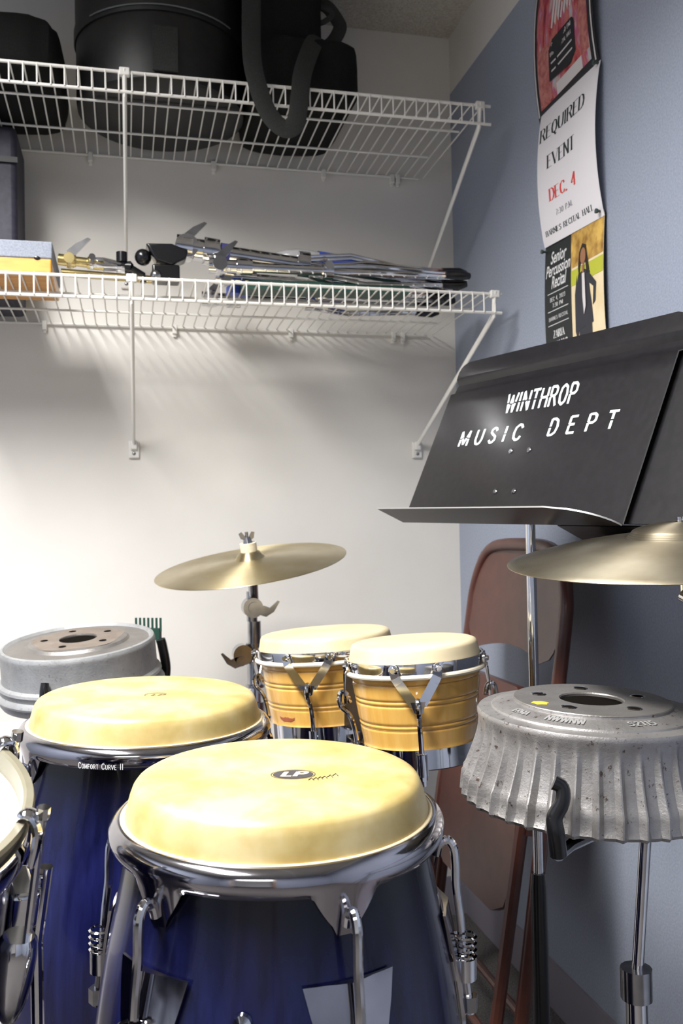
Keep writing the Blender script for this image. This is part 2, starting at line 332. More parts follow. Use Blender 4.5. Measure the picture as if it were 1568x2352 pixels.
# ================================================================== WIRE SHELVES
SP = .0254
def shelf(label, zt, lip, xr, n, braces, clips):
    t = thing('wire_shelf', label, 'shelf', P(xr, 0, zt), group=None)
    D = .416; rw = .0028
    xl = -n * SP
    def rail(name, y, z, r, x1=0.0):
        b = MB(); b.tube([(xl, y, z), (x1, y, z)], r, 8); return b.build(name, WIRE, t)
    rail('front_rail', -D, 0, .0034); rail('lip_rail', -D, -lip, .0034); rail('middle_rail', -D * .70, -.003, .0026, -.025); rail('middle_rail', -D * .345, -.003, .0026, -.05); rail('back_rail', -.008, -.003, .0030, -.03)
    b = MB()
    for i in range(n):
        x = -.016 - i * SP
        b.tube([(x, -.006, 0), (x, -D + .001, .003), (x, -D - .0035, -.002), (x, -D - .004, -lip)], .0017, 6)
    b.build('deck_wires', WIRE, t)
    for bx, fx in braces:
        b = MB(); x = bx - xr
        b.tube([(x, -D - .002, .004), (x, -D + .004, -lip - .004), (x + fx, -.012, -.284)], [.0075, .0075, .0062], 12, flat=.6)
        br = b.build('support_brace', WIRE, t)
        b = MB(); b.box((x, -D - .002, -.001), (.020, .012, .016)); b.build('rail_hook', WIRE, br, bev=.002)
        b = MB(); b.box((x + fx, -.004, -.298), (.026, .008, .042)); b.box((x + fx, -.010, -.288), (.016, .014, .022)); f = b.build('foot', WIRE, br, bev=.003)
        b = MB(); b.ball((x + fx, -.009, -.308), .0042, sc=(1, .5, 1)); b.build('screw', DCHROME, br)
    for cx in clips:
        b = MB(); b.box((cx - xr, -.007, -.008), (.011, .014, .022)); b.box((cx - xr, -.004, -.02), (.008, .008, .012)); b.build('wall_clip', WIRE, t, bev=.0015)
    return t
shelf('upper white wire shelf carrying the black case and bag', .9085, .0391, -.065, 66, [(-.832, .0), (-.090, .0)], [-1.45, -1.17, -.911, -.62, -.345, -.165, -.15])
shelf('lower white wire shelf holding chrome stands and an orange box', .5024, .0405, -.0496, 66, [(-.824, .004), (-.066, -.046)], [-1.3, -1.02, -.72, -.435, -.17, -.145])

# ================================================================== POSTERS on the blue wall
def sheet(yl, yr, zb, zt, bulge, off=.003, nu=14, nv=24, slantb=(0, 0), slantt=(0, 0)):
    """paper between yl (left, deeper) and yr; returns map(u, v, lift) -> 3D"""
    W, H = yl - yr, zt - zb
    def fn(u, v, lift=0):
        uu, vv = u / W, v / H
        z0 = zb + slantb[0] * (1 - uu) + slantb[1] * uu; z1 = zt + slantt[0] * (1 - uu) + slantt[1] * uu
        x = -off - bulge * (math.sin(PI * min(max(vv, 0), 1)) ** .8) * (.65 + .7 * abs(uu - .4)) - .0004 - lift * .00002
        return P(x, yl - u, z0 + (z1 - z0) * vv)
    return W, H, fn
def paper(name, label, cat, W, H, fn, mats, mfn=None, group=None, nu=14, nv=24):
    o = thing(name, label, cat, fn(W / 2, 0)); inv = -o.location
    b = MB()
    for s, d in ((0, 0), (1, .0004)):
        vs = [fn(W * i / nu, H * j / nv) + inv + Vector((d, 0, 0)) for j in range(nv + 1) for i in range(nu + 1)]
        fs = [(j * (nu + 1) + i, j * (nu + 1) + i + 1, (j + 1) * (nu + 1) + i + 1, (j + 1) * (nu + 1) + i) for j in range(nv) for i in range(nu)]
        b.add(vs, fs if s == 0 else [f[::-1] for f in fs])
    b.build('paper_sheet', mats, o, ang=60)
    if group: o['group'] = group
    return o
def on(fn, o, lay): return lambda u, v, d=0: fn(u, v) - o.location + Vector((-.0005 * lay - d * .00001, 0, 0))
def patch(b, f, u0, u1, v0, v1, mi=0, n=6, d=0):
    m = max(2, n)
    vs = [f(u0 + (u1 - u0) * i / m, v0 + (v1 - v0) * j / m, d) for j in range(m + 1) for i in range(m + 1)]
    b.add(vs, [(j * (m + 1) + i, j * (m + 1) + i + 1, (j + 1) * (m + 1) + i + 1, (j + 1) * (m + 1) + i) for j in range(m) for i in range(m)], mi)
# -- top poster: colourful collage with a dark text box
W, H, fn = sheet(-.528, -.772, .815, 1.095, .012, off=.004, slantb=(.008, .012))
ARTM = mat('poster_art_print', (.5, .2, .2), .45)
nt = ARTM.node_tree; f1 = noise(nt, 14, 3, (1, 2.5, 1)); colour(ARTM, ramp(nt, f1, [(.30, (.10, .02, .05)), (.42, (.45, .05, .08)), (.50, (.62, .20, .15)), (.56, (.50, .10, .22)), (.64, (.62, .42, .38)), (.74, (.45, .55, .62))]))
PINKM = noisy('poster_pink_print', (.62, .26, .22), (.42, .12, .12), 90, .45, bs=0); DARKM = mat('poster_dark_print', (.03, .03, .035), .45)
SKYM = mat('poster_pale_blue', (.35, .47, .60), .45); WHM = mat('poster_white_print', (.7, .66, .66), .45)
o = paper('event_poster', 'colourful red and pink poster at the top of the wall column, dark text box', 'poster', W, H, fn, DARKM)
o1 = o
b = MB(); f = on(fn, o, 1); patch(b, f, .016, W - .022, .022, H, n=12); b.build('artwork', ARTM, o)
f = on(fn, o, 2)
for uv in ((.018, .066, .026, .14), (.19, W - .024, .045, .15)): b = MB(); patch(b, f, *uv); b.build('artwork', PINKM, o)
b = MB(); patch(b, f, .125, .205, .235, H, 0); b.build('artwork', SKYM, o)
b = MB(); patch(b, f, .086, .19, .022, .046, 0, d=3); b.build('artwork', WHM, o); b = MB()
for k in range(9): x = .075 + .013 * k; b.add([f(x, .165 + .006 * (k % 3), 4), f(x + .006, .16, 4), f(x + .022, .232 + .004 * (k % 2), 4), f(x + .012, .236, 4)], [(0, 1, 2, 3)])
b.build('artwork', WHM, o)
b = MB(); f = on(fn, o, 4); vs = [f(.062, .060), f(.150, .052), f(.172, .066), f(.172, .128), f(.164, .136), f(.082, .138), f(.066, .122)]; b.add(vs, [tuple(range(7))]); b.build('text_box', DARKM, o)
b = MB(); f = on(fn, o, 5)
letters(b, 'DEC. 5, 7:30 PM', .078, .122, .0085, .082, .2, .1, False, fn=f); letters(b, 'BARNES RECITAL HALL', .072, .106, .0075, .09, .2, .1, False, fn=f); letters(b, 'FREE', .075, .09, .007, .088, .2, .1, False, fn=f) if False else None
letters(b, 'OPEN TO THE PUBLIC', .072, .088, .0075, .09, .2, .1, False, fn=f) if False else None
for vv in (.09, .074): patch(b, f, .074, .162, vv, vv + .0035, n=4)
b.build('printed_text', WHM, o)
f = on(fn, o, 3)
for u in (.004, W - .010): b = MB(); patch(b, f, u, u + .0045, .012, H); b.build('white_border', WHM, o)
# -- middle poster
W, H, fn = sheet(-.5400, -.778, .558, .838, .014, off=.006, slantb=(.008, -.006), slantt=(0, -.006))
o = paper('event_poster', 'white sheet reading REQUIRED EVENT DEC. 4', 'poster', W, H, fn, PAPER); f = on(fn, o, 1)
b = MB(); letters(b, 'REQUIRED', .008, .216, .0265, .182, .17, .03, fn=f, gap=.1); b.build('black_lettering', INK, o); b = MB(); letters(b, 'EVENT', .042, .152, .026, .111, .18, .03, fn=f, gap=.1)
b.build('black_lettering', INK, o); b = MB(); letters(b, 'BARNES RECITAL HALL', .016, .019, .0105, .191, .18, .05, fn=f, gap=.12); b.build('black_lettering', INK, o)
b = MB(); letters(b, 'DEC. 4', .046, .084, .024, .108, .19, .03, fn=f, gap=.1); b.build('red_lettering', RED, o, label='red printed date')
b = MB(); letters(b, '7:30 P.M.', .066, .050, .0105, .068, .14, .05, fn=f, gap=.14); b.build('grey_lettering', INKG, o)
# -- lower flyer
W, H, fn = sheet(-.5390, -.776, .290, .570, .006, off=.003, slantt=(.0, -.008))
o = paper('recital_flyer', 'black and yellow recital flyer with a standing person in a dark suit', 'flyer', W, H, fn, mat('flyer_black', (.022, .026, .026), .45))
b = MB(); f = on(fn, o, 1); patch(b, f, .112, W - .001, 0, H - .001, n=8)
SAND = noisy('flyer_sand', (.80, .64, .38), (.88, .74, .50), 20, .5, bs=0); b.build('photo_print', SAND, o)
b = MB(); f = on(fn, o, 2); patch(b, f, .112, W - .002, .17, .2); b.build('photo_print', mat('flyer_green', (.50, .52, .05), .5), o)
b = MB(); patch(b, f, .112, W - .002, .205, H - .006, n=8); b.build('photo_print', noisy('flyer_brick', (.30, .15, .03), (.75, .48, .12), 35, .5, bs=0), o)
b = MB(); f = on(fn, o, 3)
def cp(pts, d=0): b.add([f(.112 + x, y, d) for x, y in pts], [tuple(range(len(pts)))])
# figure (in the flyer's own centimetres: x from photo edge, y up)
cp([(.030, .0), (.050, .0), (.056, .085), (.028, .09)]); cp([(.055, .0), (.076, .0), (.078, .09), (.054, .085)])
cp([(.020, .08), (.084, .085), (.080, .12), (.072, .16), (.076, .182), (.052, .192), (.030, .186), (.022, .16), (.018, .12)], 2)
cp([(.070, .182), (.098, .156), (.094, .122), (.084, .116), (.088, .15), (.07, .162)], 3)
cp([(.024, .186), (.016, .15), (.014, .08), (.022, .06), (.028, .08), (.028, .15)], 3); b.build('printed_figure', mat('flyer_suit', (.035, .035, .045), .5), o)
b = MB(); f = on(fn, o, 4); cp([(.034, .175), (.030, .20), (.034, .228), (.046, .242), (.060, .236), (.066, .212), (.074, .185), (.064, .18), (.058, .205), (.040, .205)]); b.build('printed_figure', mat('flyer_hair', (.03, .02, .015), .5), o)
b = MB(); f = on(fn, o, 5); cp([(.050 + .0105 * math.cos(a * PI / 6), .217 + .016 * math.sin(a * PI / 6)) for a in range(12)]); cp([(.045, .20), (.055, .20), (.053, .185), (.047, .185)], 1)
b.build('printed_figure', mat('flyer_skin', (.34, .16, .08), .5), o)
b = MB(); f = on(fn, o, 6); cp([(.047, .184), (.057, .184), (.060, .12), (.052, .105), (.048, .14)]); b.build('printed_figure', WHM, o)
b = MB(); cp([(.020, .055), (.025, .054), (.050, .012), (.046, .010)]); cp([(.026, .05), (.030, .052), (.040, .0), (.036, .0)], 1); b.build('printed_figure', mat('flyer_sticks', (.75, .55, .28), .5), o)
FW = mat('flyer_white_text', (.72, .72, .72), .5)
def text_curve(body, size, shear, f, x0, y0, width, parent, m, name='printed_text'):
    c = bpy.data.curves.new('t', 'FONT'); c.body = body; c.size = size; c.shear = shear; c.offset = size * .018
    to = bpy.data.objects.new('t', c); COL.objects.link(to); dg = bpy.context.evaluated_depsgraph_get(); me = bpy.data.meshes.new_from_object(to.evaluated_get(dg))
    bpy.data.objects.remove(to); xs = [v.co.x for v in me.vertices]; k = width / (max(xs) - min(xs)); mn = min(xs)
    b = MB(); b.add([f(x0 + (v.co.x - mn) * k, y0 + v.co.y) for v in me.vertices], [tuple(p.vertices) for p in me.polygons]); bpy.data.meshes.remove(me)
    return b.build(name, m, parent)
f = on(fn, o, 1)
text_curve('Senior', .034, .3, f, .026, .236, .066, o, FW); text_curve('Percussion', .033, .3, f, .006, .212, .102, o, FW); text_curve('Recital', .034, .3, f, .030, .186, .062, o, FW)
b = MB(); f = on(fn, o, 1)
for vv in (.176, .140, .112): patch(b, f, .014, .098, vv, vv + .0015, n=4)
letters(b, 'DEC 4, 2023', .024, .160, .008, .062, .16, .08, False, fn=f); letters(b, '7:30 PM', .034, .147, .008, .042, .16, .08, False, fn=f)
letters(b, 'BARNES RECITAL', .018, .122, .007, .078, .16, .08, False, fn=f)
letters(b, 'ZARIA', .034, .086, .014, .044, .24, .07, fn=f); letters(b, 'THOMAS', .022, .062, .016, .068, .24, .07, fn=f); b.build('printed_text', FW, o)
def pin(y, z, label):
    b = MB(); b.tube([(.006, 0, 0), (-.002, 0, 0), (-.0025, 0, 0), (-.006, 0, 0)], [.0022, .0026, .0042, .0046], 12); tag(b.build('push_pin', mat('pin_green', (.05, .08, .07), .4), loc=P(-.012, y, z)), label, 'push pin')
pin(-.771, .829, 'dark push pin at the lower right corner of the red poster'); pin(-.767, .563, 'dark push pin at the lower right corner of the REQUIRED sheet'); pin(-.548, .556, 'dark push pin at the upper left corner of the recital flyer')

# ================================================================== FOLDING CHAIR leaning on the blue wall
ch = thing('folding_chair', 'brown steel folding chair folded flat and leaning on the blue wall', 'chair', P(-.225, -.565, -FZ))
ang = math.atan2(.14, .95)
CU = Vector((math.sin(ang), 0, math.cos(ang))); CV = Vector((0, -1, 0)); CN = CU.cross(CV).normalized()   # up the chair, to the viewer's right, out of its face
if CN.x > 0: CN = -CN
def cpt(s, y, n=0): return CU * s + CV * y + CN * n
b = MB(); w = .218
pth = [cpt(0, -w)] + [cpt(s, -w) for s in (.3, .6, .8)] + [cpt(.87, -w + .006), cpt(.925, -w + .035), cpt(.957, -w + .09), cpt(.963, 0), cpt(.957, w - .09), cpt(.925, w - .035), cpt(.87, w - .006)] + [cpt(s, w) for s in (.8, .6, .3)] + [cpt(0, w)]
b.tube(pth, .0125, 12, smooth=4); b.build('back_frame', CHAIR, ch)
def panel(s0, s1, hw0, hw1, n0, curve, th, name, rc=.05, cut=None):
    b = MB(); N = 16; vs = []; fs = []
    for face in (0, 1):
        for j in range(N + 1):
            t = j / N; s = s0 + (s1 - s0) * t
            hw = hw0 + (hw1 - hw0) * t
            e = min(t, 1 - t) * (s1 - s0); 
            if e < rc: hw -= rc * (1 - math.sqrt(max(0, 1 - (1 - e / rc) ** 2)))
            for i in range(N + 1):
                q = i / N * 2 - 1; ss = s
                if cut and t < .5: ss = s + cut * (1 - q * q) * (1 - 2 * t)
                vs.append(cpt(ss, q * hw, n0 - curve * (1 - q * q) + (th if face else 0)))
    M_ = N + 1; K = M_ * M_
    for j in range(N):
        for i in range(N):
            a = j * M_ + i; fs += [(a, a + 1, a + M_ + 1, a + M_), (K + a, K + a + M_, K + a + M_ + 1, K + a + 1)]
    for i in range(N): fs += [(i, K + i, K + i + 1, i + 1), (N * M_ + i, N * M_ + i + 1, K + N * M_ + i + 1, K + N * M_ + i)]
    for j in range(N): fs += [(j * M_, (j + 1) * M_, K + (j + 1) * M_, K + j * M_), (j * M_ + N, K + j * M_ + N, K + (j + 1) * M_ + N, (j + 1) * M_ + N)]
    b.add(vs, fs); return b.build(name, CHAIR, ch, ang=40)
panel(.745, .958, .214, .212, .004, .012, .003, 'backrest', rc=.07, cut=.02)
panel(.30, .70, .185, .19, .018, .0, .018, 'seat', rc=.06)
b = MB(); b.tube([cpt(.0, -.19, .035), cpt(.45, -.2, .03), cpt(.63, -.2, .02)], .0115, 10); b.build('front_leg', CHAIR, ch)
b = MB(); b.tube([cpt(.0, .19, .035), cpt(.45, .2, .03), cpt(.63, .2, .02)], .0115, 10); b.build('front_leg', CHAIR, ch)
for s, n_, hw in ((.10, .035, .19), (.16, 0, .218)):
    b = MB(); b.tube([cpt(s, -hw, n_), cpt(s, hw, n_)], .008, 10); b.build('stretcher', CHAIR, ch)
for y in (-w, w):
    b = MB(); b.tube([cpt(-.002, y), cpt(.03, y)], .0145, 12); b.build('foot_cap', BLACK, ch)
for y in (-.212, .212):
    b = MB(); b.prism([(.46, -.015), (.60, -.012), (.64, .0), (.60, .012), (.46, .015)], cpt(0, y, .012), CU, CN, CV, .003); b.build('hinge_link', CHAIR, ch)

# ================================================================== MUSIC STANDS
def music_stand(label, BL, lettering, wlen=.508, hlen=.309):
    wv = Vector((0.26171942, -0.96478865, -0.02618802)); hv = Vector((0.40280738, 0.08453195, 0.9113729)); nv = Vector((0.8770685, 0.24907271, -0.41074764))  # nv points away from the reader
    BLv = P(*BL); mid = BLv + wv * .254 + hv * .15
    px_, py_ = mid.x + .006, mid.y + .009
    base = Vector((px_, py_, 0)); t = thing('music_stand', label, 'music stand', base)
    def D(u, v, n=0): return BLv + wv * u + hv * v + nv * n - base
    # desk: profile up the sheet with the pressed channel near the top
    def off(v): 
        return interp([(0, 0), (.246, 0), (.252, .007), (.268, .009), (.276, .001), (.282, 0), (.31, 0)], v)
    b = MB(); vs = []; fs = []; vl = [0, .02, .06, .12, .18, .22, .246, .249, .252, .260, .268, .272, .276, .28, .29, .298, .304, hlen]; nu = 24
    for face in (0, 1):
        for v in vl:
            ins = 0
            if v > hlen - .022: ins = .022 - math.sqrt(max(0, .022 ** 2 - (v - (hlen - .022)) ** 2))
            for i in range(nu + 1): vs.append(D(ins + (wlen - 2 * ins) * i / nu, v, off(v) + (.0022 if face else 0)))
    K = len(vl) * (nu + 1); Mn = nu + 1
    for j in range(len(vl) - 1):
        for i in range(nu): a = j * Mn + i; fs += [(a, a + 1, a + Mn + 1, a + Mn), (K + a, K + a + Mn, K + a + Mn + 1, K + a + 1)]
    J = len(vl) - 1; nf = len(fs)
    for i in range(nu): fs += [(J * Mn + i, J * Mn + i + 1, K + J * Mn + i + 1, K + J * Mn + i)]
    b.add(vs, fs)
    side = []
    for j in range(J): side += [(j * Mn, (j + 1) * Mn, K + (j + 1) * Mn, K + j * Mn), (j * Mn + nu, K + j * Mn + nu, K + (j + 1) * Mn + nu, (j + 1) * Mn + nu)]
    b.f += side; b.mi += [1] * len(side)
    dk = b.build('desk', [DESK, DESKEDGE], t, ang=50)
    # ledge: curls up from the bottom edge towards the reader, corners rounded
    b = MB(); dep = .058; pr = []
    for face in (0, 1):
        for j in range(9):
            q = j / 8; d = dep * q
            for i in range(nu + 1):
                e = i / nu; u = wlen * e; ins = 0
                ins = .095 * (1 - math.sqrt(max(0, 1 - (q * .995) ** 2)))
                uu = u if e < .5 else min(u, wlen - ins)
                vs_ = D(uu if e < .5 else wlen * .5 + (wlen * .5 - ins) * (e - .5) * 2, -.001 + (.004 * (1 - q)) * 0 - q * q * .000 - (.0022 if face else 0), -d if lettering else d + .003)
                pr.append(vs_)
    K = 9 * Mn; fs = []
    for j in range(8):
        for i in range(nu): a = j * Mn + i; fs += [(a, a + 1, a + Mn + 1, a + Mn), (K + a, K + a + Mn, K + a + Mn + 1, K + a + 1)]
    b.add(pr, fs); e1 = []
    for i in range(nu): e1.append((8 * Mn + i, 8 * Mn + i + 1, K + 8 * Mn + i + 1, K + 8 * Mn + i))
    for j in range(8): e1 += [(j * Mn, (j + 1) * Mn, K + (j + 1) * Mn, K + j * Mn), (j * Mn + nu, K + j * Mn + nu, K + (j + 1) * Mn + nu, (j + 1) * Mn + nu)]
    b.f += e1; b.mi += [1] * len(e1); b.build('ledge', [DESK, DESKEDGE], t, ang=50)
    if lettering:
        b = MB(); f = lambda u, v, d=0: D(u, v, -.0006 - d * .00001)
        letters(b, 'WINTHROP', .180, .190, .0335, .160, .17, .14, False, gap=.16, fn=f, stencil=True, slant=-.1); b.build('stencilled_lettering', STENCIL, t); b = MB()
        letters(b, 'MUSIC', .0825, .1375, .0265, .160, .17, .15, False, gap=.55, fn=f, stencil=True)
        b.build('stencilled_lettering', STENCIL, t); b = MB()
        letters(b, 'DEPT', .304, .1395, .0265, .134, .17, .15, False, gap=.75, fn=f, stencil=True); b.build('stencilled_lettering', STENCIL, t)
        for u, v in ((.2312, .119), (.2744, .1183), (.2279, .0506), (.2726, .0503)):
            b = MB(); c = D(u, v, -.001); b.tube([c, c - nv * .0012], [.0045, .003], 12); b.build('rivet', DCHROME, dk)
    b = MB(); c = D(.254, .14, .012)
    b.tube([D(.18, .12, .012), D(.33, .12, .012)], .009, 12); b.box(D(.254, .12, .012), (.012, .05, .09), Matrix((nv, wv, hv)).transposed()); b.build('tilt_bracket', BLACK, t)
    zt = (D(.254, .12, .02)).z
    b = MB(); b.tube([(0, 0, .42), (0, 0, zt - .03)], .0075, 16); b.build('upper_tube', CHROME, t)
    b = MB(); b.tube([(0, 0, .04), (0, 0, .44), (0, 0, .46)], [.0125, .0125, .0105], 16); b.build('lower_tube', BLACK, t)
    for k in range(3):
        b = MB(); A = 60 + 120 * k; LL = .20 if lettering else .14; b.tube([pol(.01, A, .07), pol(LL * .55, A, .045), pol(LL, A, .008)], .007, 8, smooth=3, flat=1.4); b.build('leg', BLACK, t)
    return t
music_stand('black music stand stencilled in white, desk facing the camera', (-.3715, -.7168, .016), True)
music_stand('plain black music stand at the right edge behind the stencilled one', (-.262, -1.075, .006), False, hlen=.245)

# ================================================================== CYMBALS
def cymbal(name, label, c, n, R, m, bell=.055, bow=.014):
    root = thing(name, label, 'cymbal', P(*c), axis=n, rotz=.3)
    pr = []
    def hz(r):
        if r > bell: return bow * (1 - ((r - bell) / (R - bell)) ** 1.6)
        return bow + .016 * math.sqrt(max(0, 1 - (r / bell) ** 2.2)) 
    rs = [.006, .012, .02, .03, .038, .045, .050, .053, bell, .06] + [.06 + (R - .06) * i / 14 for i in range(1, 15)]
    b = MB(); top = [(r, hz(r)) for r in rs]; b.lathe([(r, z + .0007) for r, z in top] + [(R + .0004, .0)] + [(r, z - .0007) for r, z in top[::-1]], 120, close=True)
    b.build('bronze_disc', m, root, ang=50)
    return root, hz(.006)
nL = Vector((-.1504, -.145, 1)).normalized()
cy, zt = cymbal('crash_cymbal', 'golden cymbal on a chrome stand in front of the white wall', (-.6015, -.434, -.0626), nL, .19, BRASS, bell=.03, bow=.013)
cst = thing('cymbal_stand', 'chrome boom cymbal stand under the golden cymbal by the white wall', 'cymbal stand', P(-.592, -.395, -FZ))
cc = Vector((-.6015, -.434, -.0626 + FZ)); bs = cst.location
def L_(v): return Vector(v) - bs
b = MB(); b.tube([L_(cc - nL * .03), L_(cc + nL * .066)], .0035, 10); b.build('tilter_rod', DCHROME, cst)
b = MB(); b.tube([L_(cc + nL * (.026)), L_(cc + nL * .044)], .0165, 20); b.build('felt_washer', FELT, cst)
b = MB(); b.tube([L_(cc - nL * .004), L_(cc + nL * .006)], .016, 20); b.build('felt_washer', FELT, cst)
b = MB(); b.tube([L_(cc + nL * .044), L_(cc + nL * .056)], [.010, .006], 12)
e = Vector((1, 0, 0)); b.prism([(-.016, .012), (-.010, .016), (-.003, .006), (.003, .006), (.010, .017), (.016, .016), (.013, .004), (.004, -.002), (-.004, -.002), (-.013, .002)], L_(cc + nL * .050 + Vector((0, -.003, 0))), e, nL, Vector((0, 1, 0)), .005); b.build('wing_nut', DCHROME, cst)
ax = Vector((-.592, -.395, FZ))
def S(z, dx=0, dy=0): return L_(ax + Vector((dx, dy, z)))
b = MB(); b.tube([S(-.092, -.004, -.02), S(-.135, 0, 0)], .010, 14); b.tube([S(-.118, -.004), S(-.178, -.004)], .011, 16); b.build('tilter_post', DCHROME, cst)
b = MB(); b.tube([S(-.15, -.004, -.022), S(-.15, -.004, .018)], .020, 24); b.tube([S(-.15, -.002, -.026), S(-.15, -.002, -.021)], .012, 20); b.build('ratchet_joint', DCHROME, cst)
def wing(z, sgn, dx, name='wing_bolt'):
    b = MB(); o = S(z, dx, -.02); U = Vector((sgn, 0, 0)); V = Vector((0, 0, 1))
    b.prism([(0, -.010), (.012, -.014), (.028, -.004), (.040, .016), (.036, .018), (.020, .004), (.010, .008), (0, .010)], o, U, V, Vector((0, 1, 0)), .006); b.tube([o + Vector((0, -.004, 0)), o + Vector((0, .012, 0))], .010, 14); b.build(name, DCHROME, cst)
wing(-.155, 1, .010)
b = MB(); b.tube([S(-.178), S(-.225)], .0135, 18); b.build('upper_collar', DCHROME, cst)
b = MB(); b.tube([S(-.222), S(-.262)], .0175, 18); b.tube([S(-.243, -.025, -.02), S(-.243, -.025, .012)], .020, 22); b.build('boom_clamp', DCHROME, cst)
wing(-.255, -1, -.030)
b = MB(); b.tube([S(-.262), S(-.305)], .0155, 18); b.tube([S(-.305), S(-.311)], .019, 18); b.build('lower_collar', DCHROME, cst)
b = MB(); b.tube([S(-.30), S(-.9)], .0125, 16); b.build('stand_tube', CHROME, cst)
b = MB(); b.tube([S(-.34, .0), S(-.39, .0)], .018, 18); b.build('height_clamp', DCHROME, cst)
for k in range(3):
    A = 200 + 120 * k; b = MB(); p0 = S(-.62) + pol(.015, A, 0); p1 = pol(.25, A, .012); b.tube([p0, p1], .006, 8, flat=1.6); lg = b.build('leg', CHROME, cst)
    b = MB(); b.tube([p1 + Vector((0, 0, .012)), p1 - Vector((0, 0, .012))], .012, 12); b.build('rubber_foot', BLACK, lg)
# ride at right
nR = Vector((-.0743, -.0712, 1)).normalized()
rd, _ = cymbal('ride_cymbal', 'large dull bronze cymbal cut by the right edge of the photo', (-.2220, -1.3063, -.0366), nR, .1975, OLDBRASS, bell=.06, bow=.024)
bst = thing('boom_cymbal_stand', 'chrome boom stand to the right carrying the dull bronze cymbal', 'cymbal stand', P(-.115, -2.0, -FZ)); bb = bst.location
rc = P(-.2220, -1.3063, -.0366)
b = MB(); b.tube([rc - nR * .045 - bb, rc + nR * .046 - bb], .0035, 10); b.build('tilter_rod', CHROME, bst)
b = MB(); b.tube([rc - nR * .045 - bb, P(-.135, -1.95, -.30) - bb, P(-.130, -2.08, -.34) - bb], .008, 12); b.build('boom_arm', CHROME, bst)
b = MB(); b.tube([(0, 0, .06), (0, 0, FZ - .29)], .0125, 14); b.build('stand_tube', CHROME, bst)
for k, A in enumerate((200, 270, 90)):
    b = MB(); b.tube([pol(.014, A, .38), pol(.20 if A == 200 else .2, A, .012)], .006, 8); b.build('leg', CHROME, bst)

